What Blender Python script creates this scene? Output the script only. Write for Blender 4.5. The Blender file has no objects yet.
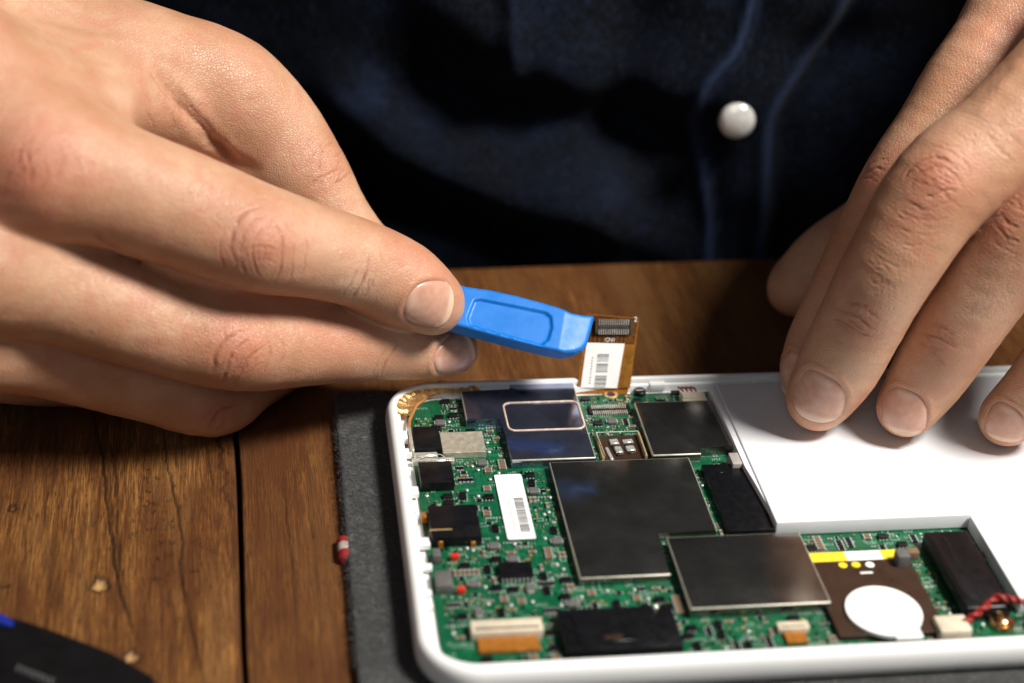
import bpy, bmesh, math, random
import numpy as np
from mathutils import Vector
C = bpy.context.scene.collection
S = 0.00095                      # authoring unit (about a millimetre) -> metres
rnd = random.Random(7)
import time; T0 = time.time()
def tick(s_): print('TICK', s_, round(time.time()-T0, 1))

# ------------------------------------------------------------------ camera
FPX = 1700.0; CAMZ = 251.0
pit = math.radians(30.5); rol = math.radians(3.3)
_R = np.array([1, 0, 0.]); _F = np.array([0, math.cos(pit), -math.sin(pit)]); _U = np.array([0, math.sin(pit), math.cos(pit)])
CR = math.cos(rol)*_R + math.sin(rol)*_U; CU = -math.sin(rol)*_R + math.cos(rol)*_U; CF = _F
CO = np.array([0, 0, CAMZ])
cam = bpy.data.cameras.new('camera'); camo = bpy.data.objects.new('camera', cam); C.objects.link(camo)
from mathutils import Matrix
M = Matrix(((CR[0], CU[0], -CF[0], 0), (CR[1], CU[1], -CF[1], 0), (CR[2], CU[2], -CF[2], CAMZ*S), (0, 0, 0, 1)))
camo.matrix_world = M
cam.sensor_width = 36; cam.lens = 36*FPX/1024; cam.clip_start = 0.01; cam.clip_end = 50
cam.dof.use_dof = True; cam.dof.focus_distance = 431*S; cam.dof.aperture_fstop = 7.6
cam.dof.aperture_blades = 0
bpy.context.scene.camera = camo

# ------------------------------------------------------------------ light
W = bpy.data.worlds.new('World'); bpy.context.scene.world = W; W.use_nodes = True
bg = W.node_tree.nodes['Background']; bg.inputs[0].default_value = (0.75, 0.82, 1, 1); bg.inputs[1].default_value = 0.022
def area(name, loc, target, size, power, col):
    l = bpy.data.lights.new(name, 'AREA'); l.shape = 'RECTANGLE'; l.size, l.size_y = size[0]*S, size[1]*S
    l.energy = power; l.color = col
    o = bpy.data.objects.new(name, l); C.objects.link(o)
    o.location = Vector(loc)*S
    o.rotation_euler = (Vector(target)-Vector(loc)).to_track_quat('-Z', 'Y').to_euler()
area('key_softbox', (500, 180, 760), (20, 370, 20), (210, 210), 14.8, (1.0, 0.96, 0.90))
area('fill_softbox', (-180, -380, 560), (20, 380, 20), (420, 360), 0.75, (0.93, 0.96, 1.0))
vs = bpy.context.scene.view_settings; vs.view_transform = 'Standard'; vs.look = 'None'; vs.exposure = 0; vs.gamma = 1

# ------------------------------------------------------------------ measuring helpers
def ray(px, py):
    return CF + (px-512)/FPX*CR - (py-341.5)/FPX*CU
def P(px, py, z):                # the point of the horizontal plane z seen at (px, py)
    d = ray(px, py); return CO + d*((z-CAMZ)/d[2])
def D(px, py, t):                # the point at distance t in front of the camera
    return CO + ray(px, py)*t

# ------------------------------------------------------------------ object helpers
def link(name, me, mat, parent=None, smooth=False):
    o = bpy.data.objects.new(name, me); C.objects.link(o)
    if mat: me.materials.append(mat)
    if smooth: me.shade_smooth()
    if parent: o.parent = parent
    return o
def tag(o, label=None, cat=None, group=None, kind=None):
    if label: o['label'] = label
    if cat: o['category'] = cat
    if group: o['group'] = group
    if kind: o['kind'] = kind
    return o
def empty(name, loc, rz=0, parent=None):
    o = bpy.data.objects.new(name, None); C.objects.link(o); o.empty_display_size = 0.01
    o.location = Vector(loc)*S; o.rotation_euler = (0, 0, rz)
    if parent: o.parent = parent
    return o
def mesh_np(name, V, F):
    me = bpy.data.meshes.new(name); me.from_pydata([tuple(v) for v in np.asarray(V)*S], [], F); me.update(); return me

class MB:                        # collects shapes (units of S) into one mesh
    def __init__(s): s.bm = bmesh.new()
    def prism(s, pts, z0, z1, bev=0.0, seg=1):
        bm = bmesh.new()
        vb = [bm.verts.new((x*S, y*S, z0*S)) for x, y in pts]; vt = [bm.verts.new((x*S, y*S, z1*S)) for x, y in pts]
        n = len(pts)
        bm.faces.new(vb[::-1]); bm.faces.new(vt)
        for i in range(n): bm.faces.new((vb[i], vb[(i+1) % n], vt[(i+1) % n], vt[i]))
        if bev: bmesh.ops.bevel(bm, geom=list(bm.edges), offset=bev*S, segments=seg, affect='EDGES', profile=0.5)
        bmesh.ops.recalc_face_normals(bm, faces=bm.faces)
        s.merge(bm)
    def merge(s, bm):
        me = bpy.data.meshes.new('t'); bm.to_mesh(me); bm.free(); s.bm.from_mesh(me); bpy.data.meshes.remove(me)
    def box(s, x0, y0, z0, x1, y1, z1, bev=0.0, seg=1):
        s.prism([(x0, y0), (x1, y0), (x1, y1), (x0, y1)], z0, z1, bev, seg)
    def boxr(s, cx, cy, w, d, z0, z1, a=0, bev=0.0):
        c, n = math.cos(a), math.sin(a)
        s.prism([(cx+c*u-n*v, cy+n*u+c*v) for u, v in ((-w/2, -d/2), (w/2, -d/2), (w/2, d/2), (-w/2, d/2))], z0, z1, bev)
    def cyl(s, cx, cy, z0, z1, r, n=24, bev=0.0):
        s.prism([(cx+r*math.cos(2*math.pi*i/n), cy+r*math.sin(2*math.pi*i/n)) for i in range(n)], z0, z1, bev)
    def ball(s, c, r, sc=(1, 1, 1)):
        bm = bmesh.new(); bmesh.ops.create_uvsphere(bm, u_segments=20, v_segments=12, radius=1)
        for v in bm.verts: v.co = Vector((c[0]+v.co.x*r*sc[0], c[1]+v.co.y*r*sc[1], c[2]+v.co.z*r*sc[2]))*S
        s.merge(bm)
    def tube(s, pts, r, n=10):
        pts = [np.array(p, float) for p in pts]; rings = []
        rr = r if isinstance(r, (list, tuple)) else [r]*len(pts)
        for i, p in enumerate(pts):
            d = pts[min(i+1, len(pts)-1)]-pts[max(i-1, 0)]; d /= np.linalg.norm(d)
            u = np.cross(d, (0.13, 0.2, 0.97)); u /= np.linalg.norm(u); v = np.cross(d, u)
            rings.append([s.bm.verts.new(Vector(p+rr[i]*(math.cos(a)*u+math.sin(a)*v))*S) for a in [2*math.pi*k/n for k in range(n)]])
        for a, b in zip(rings, rings[1:]):
            for k in range(n): s.bm.faces.new((a[k], a[(k+1) % n], b[(k+1) % n], b[k]))
        s.bm.faces.new(rings[0][::-1]); s.bm.faces.new(rings[-1])
    def build(s, name, mat, parent=None, smooth=False, label=None):
        me = bpy.data.meshes.new(name); bmesh.ops.recalc_face_normals(s.bm, faces=s.bm.faces); s.bm.to_mesh(me); s.bm.free()
        o = link(name, me, mat, parent)
        if smooth:
            me.shade_smooth()
            me.set_sharp_from_angle(angle=math.radians(38))
        if label: o['label'] = label
        return o

# ------------------------------------------------------------------ materials
class NT:
    def __init__(s, name):
        s.m = bpy.data.materials.new(name); s.m.use_nodes = True; s.t = s.m.node_tree; s.b = s.t.nodes['Principled BSDF']
    def n(s, typ, **kw):
        x = s.t.nodes.new(typ)
        for k, v in kw.items(): setattr(x, k, v)
        return x
    def l(s, a, b): s.t.links.new(a, b)
    def coord(s, scale=(1, 1, 1), out='Object', rot=(0, 0, 0), loc=(0, 0, 0)):
        c = s.n('ShaderNodeTexCoord'); mp = s.n('ShaderNodeMapping'); s.l(c.outputs[out], mp.inputs[0])
        mp.inputs['Scale'].default_value = scale; mp.inputs['Rotation'].default_value = rot; mp.inputs['Location'].default_value = loc
        return mp.outputs[0]
    def noise(s, vec, scale, detail=4, rough=0.55, dist=0.0):
        x = s.n('ShaderNodeTexNoise'); s.l(vec, x.inputs['Vector'])
        x.inputs['Scale'].default_value = scale; x.inputs['Detail'].default_value = detail; x.inputs['Roughness'].default_value = rough; x.inputs['Distortion'].default_value = dist
        return x.outputs[0]
    def vor(s, vec, scale, feature='F1', out=0, rand=1.0):
        x = s.n('ShaderNodeTexVoronoi', feature=feature); s.l(vec, x.inputs['Vector']); x.inputs['Scale'].default_value = scale
        x.inputs['Randomness'].default_value = rand
        return x.outputs[out]
    def ramp(s, fac, stops, interp='LINEAR'):
        x = s.n('ShaderNodeValToRGB'); s.l(fac, x.inputs[0]); e = x.color_ramp.elements; x.color_ramp.interpolation = interp
        while len(e) < len(stops): e.new(0.5)
        for i, (p, c) in enumerate(stops):
            e[i].position = p; e[i].color = (*c, 1) if not isinstance(c, (int, float)) else (c, c, c, 1)
        return x.outputs[0]
    def mix(s, fac, a, b, mode='MIX'):
        x = s.n('ShaderNodeMix', data_type='RGBA', blend_type=mode)
        for i, v in ((0, fac), (6, a), (7, b)):
            if hasattr(v, 'links'): s.l(v, x.inputs[i])
            elif isinstance(v, (int, float)): x.inputs[i].default_value = v if i == 0 else (v, v, v, 1)
            else: x.inputs[i].default_value = (*v, 1)
        return x.outputs[2]
    def math(s, op, a, b=0.0, c=0.0, clamp=False):
        x = s.n('ShaderNodeMath', operation=op, use_clamp=clamp)
        for i, v in ((0, a), (1, b), (2, c)):
            if hasattr(v, 'links'): s.l(v, x.inputs[i])
            else: x.inputs[i].default_value = v
        return x.outputs[0]
    def attr(s, name, out='Fac'):
        x = s.n('ShaderNodeAttribute'); x.attribute_name = name; return x.outputs[out]
    def bump(s, h, strength, dist, prev=None):
        x = s.n('ShaderNodeBump'); s.l(h, x.inputs['Height']); x.inputs['Strength'].default_value = strength; x.inputs['Distance'].default_value = dist*S
        if prev: s.l(prev, x.inputs['Normal'])
        s.l(x.outputs[0], s.b.inputs['Normal']); return x.outputs[0]
    def set(s, **kw):
        for k, v in kw.items():
            i = s.b.inputs[k.replace('_', ' ')]
            if hasattr(v, 'links'): s.l(v, i)
            elif isinstance(v, (tuple, list)) and len(v) == 3 and i.type == 'RGBA': i.default_value = (*v, 1)
            else: i.default_value = v
        return s.m
def plain(name, col, rough=0.5, metal=0.0, var=0.12, scale=400, bump=0.0, **kw):
    n = NT(name); v = n.coord(); f = n.noise(v, scale/S/1000, 3)
    lo = tuple(c*(1-var) for c in col); hi = tuple(min(1, c*(1+var)) for c in col)
    n.set(Base_Color=n.ramp(f, [(0.3, lo), (0.7, hi)]), Roughness=n.ramp(f, [(0.3, max(0, rough-0.08)), (0.7, min(1, rough+0.08))]), Metallic=metal, **kw)
    if bump: n.bump(f, 1.0, bump)
    return n.m
U_ = 1/S                         # texture scale of one cell per authoring unit

# skin: tint.r = reddening, tint.g = crease browning and painted-in crease shade, tint.b = pale
def skin_mat():
    n = NT('skin'); v = n.coord()
    big = n.noise(v, 0.06*U_, 3); mid = n.noise(v, 0.35*U_, 4, 0.6); fine = n.noise(v, 2.2*U_, 3, 0.6)
    col = n.mix(n.ramp(big, [(0.35, 0), (0.65, 1)]), (0.46, 0.236, 0.130), (0.56, 0.330, 0.205))
    col = n.mix(n.ramp(mid, [(0.45, 0), (0.75, 0.45)]), col, (0.50, 0.23, 0.145))
    blo = n.noise(v, 0.13*U_, 3, 0.55, 0.8); col = n.mix(n.ramp(blo, [(0.48, 0), (0.68, 0.45)]), col, (0.50, 0.20, 0.125))
    sep = n.n('ShaderNodeSeparateColor'); n.l(n.attr('tint', 'Color'), sep.inputs[0])
    col = n.mix(sep.outputs[0], col, (0.50, 0.17, 0.10))
    col = n.mix(sep.outputs[2], col, (0.68, 0.47, 0.34))
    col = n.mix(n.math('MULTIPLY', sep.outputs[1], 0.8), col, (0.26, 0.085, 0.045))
    spots = n.vor(v, 0.22*U_); sm = n.ramp(spots, [(0.0, 1), (0.09, 0.0)])
    col = n.mix(n.math('MULTIPLY', sm, 0.25), col, (0.40, 0.20, 0.12))
    cells = n.vor(v, 1.35*U_, 'DISTANCE_TO_EDGE'); ce = n.ramp(cells, [(0.0, 0), (0.16, 1)])
    h = n.math('ADD', n.math('MULTIPLY', ce, 0.5), n.math('MULTIPLY', fine, 0.8))
    st = n.coord((1, 1, 1), rot=(0.5, 0.3, 0.8)); 
    b1 = n.bump(mid, 0.35, 0.5); n.bump(h, 0.6, 0.2, b1)
    n.set(Base_Color=col, Roughness=n.ramp(fine, [(0.3, 0.33), (0.7, 0.48)]), Subsurface_Weight=0.35, Subsurface_Scale=1.8*S, Subsurface_Radius=(1.0, 0.36, 0.2), Specular_IOR_Level=0.5)
    return n.m
def nail_mat():
    n = NT('fingernail'); t = n.attr('nt', 'Color'); sep = n.n('ShaderNodeSeparateColor'); n.l(t, sep.inputs[0])
    v = n.coord(); f = n.noise(v, 0.5*U_, 2)
    col = n.mix(n.ramp(f, [(0.35, 0), (0.7, 1)]), (0.52, 0.270, 0.190), (0.57, 0.335, 0.245))
    col = n.mix(sep.outputs[0], col, (0.68, 0.48, 0.34)); col = n.mix(sep.outputs[1], col, (0.68, 0.46, 0.36))
    n.bump(n.noise(v, 0.8*U_, 2), 0.2, 0.15)
    return n.set(Base_Color=col, Roughness=0.32, Subsurface_Weight=0.35, Subsurface_Scale=1.2*S, Subsurface_Radius=(1, .4, .3), Coat_Weight=0.1, Coat_Roughness=0.3)
SKIN = skin_mat(); NAIL = nail_mat()

# ================================================================== THE HANDS
# each hand is one continuous surface: tapered chains joined smoothly, meshed, refined and creased
def catmull(pts, n=4):
    pts = np.array(pts, float); out = []
    for i in range(len(pts)-1):
        p0 = pts[max(i-1, 0)]; p1 = pts[i]; p2 = pts[i+1]; p3 = pts[min(i+2, len(pts)-1)]
        for k in range(n):
            t = k/n; out.append(0.5*((2*p1)+(-p0+p2)*t+(2*p0-5*p1+4*p2-p3)*t*t+(-p0+3*p1-3*p2+p3)*t**3))
    out.append(pts[-1]); return np.array(out)
def chain(lst, n=4):             # (px, py, distance, radius in px) -> xyz, r
    return catmull([[*D(x, y, t), r*t/FPX] for x, y, t, r in lst], n)
def smin(a, b, k):
    h = np.clip(0.5+0.5*(b-a)/k, 0, 1); return b*(1-h)+a*h-k*h*(1-h)
def sd_chain(p, ch, k=1.2, c=None, rad=0.0):
    d = None
    for a, b in zip(ch, ch[1:]):
        ba = b[:3]-a[:3]; L2 = max(ba@ba, 1e-6)
        if c is not None:            # skip the pieces that are far from this block of points
            hc = min(1, max(0, (c-a[:3])@ba/L2)); q = c-a[:3]-hc*ba
            if math.sqrt(q@q)-max(a[3], b[3])-rad > 13: continue
        pa = p-a[:3]; h = np.clip((pa@ba)/L2, 0, 1)
        q = pa-h[:, None]*ba; e = np.sqrt(np.einsum('ij,ij->i', q, q))-(a[3]+(b[3]-a[3])*h)
        d = e if d is None else smin(d, e, k)
    return d
def vnoise(p, seed):
    s = np.random.RandomState(seed); v = 0
    for i in range(6):
        w = s.normal(size=3); w /= np.linalg.norm(w); v = v+np.sin(p@w+s.rand()*6.28)
    return v/6
class Hand:
    def __init__(s, fingers, palm, webk=7.0, bulges=()):
        s.f = [chain(c) for c in fingers]; s.p = [chain(c, 3) for c in palm]; s.k = webk; s.flats = []
        s.bul = [(D(x, y, t), r*t/FPX) for x, y, t, r in bulges]
    def sdf(s, p):                   # evaluated block by block
        p = np.asarray(p); out = np.empty(len(p))
        if len(p) == 0: return out
        key = np.floor(p/12.0).astype(np.int64)+5000; key = (key[:, 0]*10000+key[:, 1])*10000+key[:, 2]
        o = np.argsort(key, kind='stable'); ks = key[o]; cut = np.flatnonzero(np.diff(ks))+1
        for idx in np.split(o, cut):
            q = p[idx]; c = (q.min(0)+q.max(0))/2; rad = np.linalg.norm(q.max(0)-c); out[idx] = s.block(q, c, rad)
        return out
    def block(s, p, cc, rad):
        d = None
        for c in s.f:
            e = sd_chain(p, c, 1.2, cc, rad)
            if e is not None: d = e if d is None else smin(d, e, 1.2)
        g = None
        for c in s.p:
            e = sd_chain(p, c, 1.2, cc, rad)
            if e is not None: g = e if g is None else smin(g, e, 8.0)
        if d is None and g is None: return np.full(len(p), 14.0)
        if d is None: return g
        return d if g is None else smin(d, g, s.k)
    def hit(s, pix):                 # where the pixel's line of sight meets the hand
        out = []; ok = []
        for x, y in pix:
            d = ray(x, y); d = d/np.linalg.norm(d); h = s.bvh.ray_cast(Vector(CO), Vector(d)); ok.append(h[0] is not None); out.append(h[0] if h[0] is not None else (0, 0, 0))
        return np.array(out, float), np.array(ok)
    def normal(s, p):
        e = 0.3; g = np.stack([s.sdf(p+np.eye(3)[i]*e)-s.sdf(p-np.eye(3)[i]*e) for i in range(3)], 1)
        return g/np.linalg.norm(g, axis=1)[:, None]
    def mesh(s, cell=1.65, levels=2, lim=None):
        import openvdb
        A = np.concatenate([c for c in s.f+s.p]); lo = (A[:, :3]-A[:, 3:]).min(0)-4; hi = (A[:, :3]+A[:, 3:]).max(0)+4
        N = np.ceil((hi-lo)/cell).astype(int); ax = [lo[i]+np.arange(N[i])*cell for i in range(3)]
        G = np.stack(np.meshgrid(*ax, indexing='ij'), -1).reshape(-1, 3); d = np.empty(len(G), np.float32)
        d[:] = s.sdf(G)
        g = openvdb.FloatGrid(50.0); g.copyFromArray(d.reshape(N))
        pts, quads = g.convertToQuads(0.0)
        pts = np.array(pts)*cell+lo; quads = np.array(quads)
        from mathutils.bvhtree import BVHTree
        s.bvh = BVHTree.FromPolygons([Vector(v) for v in pts], [tuple(q) for q in quads])
        me = bpy.data.meshes.new('body'); me.from_pydata([tuple(v) for v in pts], [], [tuple(q) for q in quads])
        o = bpy.data.objects.new('body', me); C.objects.link(o)
        md = o.modifiers.new('s', 'SUBSURF'); md.levels = levels
        dg = bpy.context.evaluated_depsgraph_get(); me2 = bpy.data.meshes.new_from_object(o.evaluated_get(dg))
        bpy.data.objects.remove(o); bpy.data.meshes.remove(me)
        n = len(me2.vertices); v = np.empty(n*3); me2.vertices.foreach_get('co', v); v = v.reshape(-1, 3)
        for _ in range(3):
            f = s.sdf(v)
            me2.vertices.foreach_set('co', v.ravel()); me2.update()
            nn = np.empty(n*3); me2.vertices.foreach_get('normal', nn); nn = nn.reshape(-1, 3)
            if _ == 0:               # make sure normals point outward
                t = s.sdf(v[:2000]+nn[:2000]*0.5)-s.sdf(v[:2000])
                if t.mean() < 0: me2.flip_normals(); me2.update(); me2.vertices.foreach_get('normal', nn.ravel()); nn = -nn
            v = v-nn*np.clip(f, -1, 1)[:, None]
        me2.vertices.foreach_set('co', v.ravel()); me2.update(); me2.vertices.foreach_get('normal', (w := np.empty(n*3)))
        return me2, v, w.reshape(-1, 3)
def seg_dist(v, poly):
    d = np.full(len(v), 99.0); par = np.zeros(len(v)); L = len(poly)-1
    lo = poly.min(0)-4; hi = poly.max(0)+4; m = np.all((v > lo) & (v < hi), axis=1); q = v[m]
    dd = np.full(len(q), 99.0); pp = np.zeros(len(q))
    for i, (a, b) in enumerate(zip(poly, poly[1:])):
        ba = b-a; h = np.clip(((q-a)@ba)/max(ba@ba, 1e-9), 0, 1); e = np.linalg.norm(q-a-h[:, None]*ba, axis=1)
        u = e < dd; dd[u] = e[u]; pp[u] = ((i+h)/L)[u]
    d[m] = dd; par[m] = pp; return d, par
def finish(hand, me, v, nn, creases, blots, lumps, nails, parent, micro):
    n = len(v); disp = 0.10*vnoise(v*0.55, 3)+0.05*vnoise(v*1.4, 5)
    vj = v+0.40*np.stack([vnoise(v*.9, 31), vnoise(v*.9, 32), vnoise(v*.9, 33)], 1)+.25*np.stack([vnoise(v*2.3, 34), vnoise(v*2.3, 35), vnoise(v*2.3, 36)], 1)
    red = np.zeros(n); cre = np.zeros(n); pale = np.zeros(n)
    for pts, dep, wid in creases:
        pl, ok = hand.hit(catmull(np.array(pts, float), 4))
        if not ok.all() or np.linalg.norm(np.diff(pl, axis=0), axis=1).max() > 4: continue
        d, t = seg_dist(vj, pl); env = (.55+.45*np.sin(t*9+pts[0][0]*1.7)**2)* np.clip(np.minimum(t, 1-t)*5+0.15, 0, 1)
        wid = wid*.85; g = np.exp(-(d/wid)**2)*env; disp -= 0.75*dep*g; disp += 0.16*max(dep, 0)*np.exp(-((d-wid*2.0)/(wid*1.1))**2)*env
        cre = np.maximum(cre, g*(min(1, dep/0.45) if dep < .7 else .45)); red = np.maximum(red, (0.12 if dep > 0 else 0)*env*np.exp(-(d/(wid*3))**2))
    for x, y, r, a in blots:
        c, ok = hand.hit([(x, y)]); d = np.linalg.norm(v-c[0], axis=1); g = np.exp(-(d/r)**2)
        if a > 0: red = np.minimum(1, red+a*g)
        else: pale = np.minimum(1, pale-a*g)
    for x, y, r, a in lumps:
        c, ok = hand.hit([(x, y)]); d = np.linalg.norm(v-c[0], axis=1); disp += a*np.exp(-(d/r)**2)
    # fine transverse skin lines over the joints
    for x0, y0, x1, y1, rad, per, amp in micro:
        (a, b), ok = hand.hit([(x0, y0), (x1, y1)]); c = (a+b)/2; ax = (b-a)/np.linalg.norm(b-a); q = v-c
        d = np.linalg.norm(q, axis=1); m = d < rad*2.2; u = q[m]@ax
        ph = u*2*math.pi/per+1.6*vnoise(v[m]*0.5, 11)+0.9*vnoise(v[m]*1.3, 13)
        disp[m] -= 0.8*amp*np.exp(-(d[m]/rad)**2)*np.clip(np.sin(ph), 0, 1)**3*(0.5+0.5*vnoise(v[m]*0.9, 17))
    nail_me = []
    for cx, cy, tx, ty, ln, wd, roll in nails:         # nail centre and the fingertip it points at
        (c, tp), ok = hand.hit([(cx, cy), (cx, cy)]); nrm = hand.normal(c[None])[0]
        (c2, _), ok = hand.hit([(cx+(tx-cx)*0.3, cy+(ty-cy)*0.3), (cx, cy)])
        ax = c2-c; ax -= nrm*(ax@nrm); ax /= np.linalg.norm(ax); bx = np.cross(nrm, ax)
        q = v-c; u = q@ax; w = q@bx; h = q@nrm; m = (np.abs(h) < 7) & (np.abs(u) < ln) & (np.abs(w) < wd) & (nn@nrm > -0.15)
        wa = wd/2*(1+0.10*np.clip(u/(ln/2), -1, 1)); 
        g = ((np.abs(u)/(ln/2))**2.7+(np.abs(w)/wa)**2.7)**(1/2.7); ins = np.clip((1.02-g)/0.10, 0, 1)*m; rim = np.exp(-((g-1.16)/0.11)**2)*m*np.clip(1.2-u/(ln/2), 0, 1)
        disp -= 0.5*ins; disp += 0.2*rim; red = np.minimum(1, red+0.10*rim); cre = np.maximum(cre, 0.4*np.exp(-((g-1.03)/0.035)**2)*m)
        NU, NW = 26, 22; V = []; T = []; Fc = []
        for i in range(NU+1):
            for j in range(NW+1):
                su = -1+2*i/NU; sw = -1+2*j/NW
                k = (abs(su)**2.7+abs(sw)**2.7)**(1/2.7); mx = max(abs(su), abs(sw)); f = (mx/k) if k > 1e-6 else 1
                V.append((su*f*ln/2, sw*f*(wd/2)*(1+0.10*su*f))); T.append((su*f, mx))
        V = np.array(V); T = np.array(T)
        Pn = c+V[:, :1]*ax+V[:, 1:]*bx
        for _ in range(12): Pn = Pn-nrm*np.clip(hand.sdf(Pn), -2, 2)[:, None]*0.7
        # keep the plate from curling over the tip
        hh = (Pn-c)@nrm; lim_ = -0.42*(np.abs(V[:, 1])/(wd/2))**2*wd/2*0.9-0.05*np.clip(V[:, 0], 0, 99)
        hh = np.maximum(hh, lim_-1.2); Pn = c+V[:, :1]*ax+V[:, 1:]*bx+hh[:, None]*nrm+nrm*(0.10-0.5*np.clip((T[:, 1:]-0.86)/0.14, 0, 1)*(T[:, :1] < 0.55))
        idx = lambda i, j: i*(NW+1)+j
        Fc = [(idx(i, j), idx(i+1, j), idx(i+1, j+1), idx(i, j+1)) for i in range(NU) for j in range(NW)]
        nb = len(Pn); Pb = Pn-nrm*0.5; Vall = np.concatenate([Pn, Pb])
        Fb = [(a+nb, d_+nb, c_+nb, b+nb) for a, b, c_, d_ in Fc]
        ring = [idx(0, j) for j in range(NW)]+[idx(i, NW) for i in range(NU)]+[idx(NU, j) for j in range(NW, 0, -1)]+[idx(i, 0) for i in range(NU, 0, -1)]
        Fs = [(ring[k], ring[(k+1) % len(ring)], ring[(k+1) % len(ring)]+nb, ring[k]+nb) for k in range(len(ring))]
        mn = mesh_np('fingernail', Vall, Fc+Fb+Fs)
        bmn = bmesh.new(); bmn.from_mesh(mn); bmesh.ops.recalc_face_normals(bmn, faces=bmn.faces); bmn.to_mesh(mn); bmn.free()
        at = mn.attributes.new('nt', 'FLOAT_COLOR', 'POINT')
        edge = np.clip((T[:, 0]-0.70-0.10*0)/0.10, 0, 1); edge = edge*np.clip(1.3-T[:, 1]*0.2, 0, 1)
        lun = np.clip(1-(((T[:, 0]+0.95)/0.42)**2+((V[:, 1]/(wd/2))/0.55)**2), 0, 1)**0.5
        cl = np.zeros((nb*2, 4)); cl[:nb, 0] = edge; cl[:nb, 1] = lun*0.7; cl[nb:, 0] = edge; cl[:, 3] = 1
        at.data.foreach_set('color', cl.astype(np.float32).ravel())
        nail_me.append(mn)
    v2 = v+nn*disp[:, None]
    me.vertices.foreach_set('co', (v2*S).astype(np.float32).ravel()); me.update()
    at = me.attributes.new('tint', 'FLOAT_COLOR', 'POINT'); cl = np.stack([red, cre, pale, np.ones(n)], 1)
    at.data.foreach_set('color', cl.astype(np.float32).ravel()); me.shade_smooth()
    return nail_me

# the person's right hand (on the left of the picture), pinching the blue tool between thumb and forefinger
LH = Hand(
    fingers=[
        # forefinger
        [(40, 165, 388, 66), (110, 185, 392, 62), (187, 212, 398, 58), (258, 238, 403, 53), (313, 251, 412, 46), (360, 264, 420, 43), (402, 283, 427, 41), (433, 303, 431, 32)],
        # middle finger
        [(-15, 262, 392, 62), (40, 278, 398, 58), (98, 300, 404, 55), (170, 325, 411, 50), (240, 341, 418, 49), (318, 342, 430, 42), (385, 345, 441, 34), (425, 348, 447, 30), (455, 350, 449, 23)],
        # ring finger
        [(-30, 325, 405, 56), (60, 352, 417, 48), (140, 377, 430, 42), (212, 401, 440, 35), (250, 383, 453, 29), (300, 358, 468, 24), (340, 340, 478, 22)],
        # little finger
        [(-60, 345, 425, 50), (20, 362, 440, 42), (90, 372, 455, 34), (170, 375, 472, 28), (230, 355, 485, 24)],
        # thumb
        [(120, 62, 430, 56), (180, 72, 437, 55), (228, 90, 442, 53), (272, 128, 447, 47), (306, 180, 450, 44), (334, 222, 452, 37), (368, 255, 452, 30), (398, 275, 451, 23)],
    ],
    palm=[
        [(40, 165, 388, 64), (-40, 100, 385, 66), (-140, 20, 385, 70), (-230, -60, 390, 92), (-310, -125, 394, 98)],
        [(-15, 262, 392, 62), (-90, 180, 385, 66), (-180, 80, 385, 72), (-240, 10, 388, 78)],
        [(-30, 325, 405, 58), (-120, 240, 395, 66), (-210, 110, 392, 80)],
        [(-60, 345, 425, 52), (-150, 260, 412, 62), (-240, 140, 405, 75)],
        [(120, 62, 430, 54), (30, 40, 420, 66), (-80, 0, 405, 76), (-220, -70, 395, 85)],
        [(350, 317, 431, 10), (372, 321, 434, 10), (392, 327, 438, 9)], [(-60, 60, 390, 74), (20, 102, 396, 64), (80, 128, 404, 50)], [(-60, 205, 392, 64), (20, 222, 400, 50), (62, 236, 405, 38)], [(225, 108, 447, 48), (262, 152, 452, 42), (292, 190, 456, 34)],
        [(20, 90, 408, 60), (95, 92, 415, 50), (150, 108, 425, 34), (185, 130, 436, 22)],
        [(40, 190, 425, 55), (150, 200, 437, 42), (230, 225, 450, 30)], [(20, 280, 430, 50), (120, 290, 440, 40), (200, 300, 450, 30)],
        [(60, 225, 412, 40), (120, 252, 418, 32), (200, 285, 426, 26), (280, 305, 434, 20)], [(150, 120, 448, 36), (205, 150, 454, 30), (255, 185, 460, 28), (300, 215, 462, 24)],
    ], webk=9.0)
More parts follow.
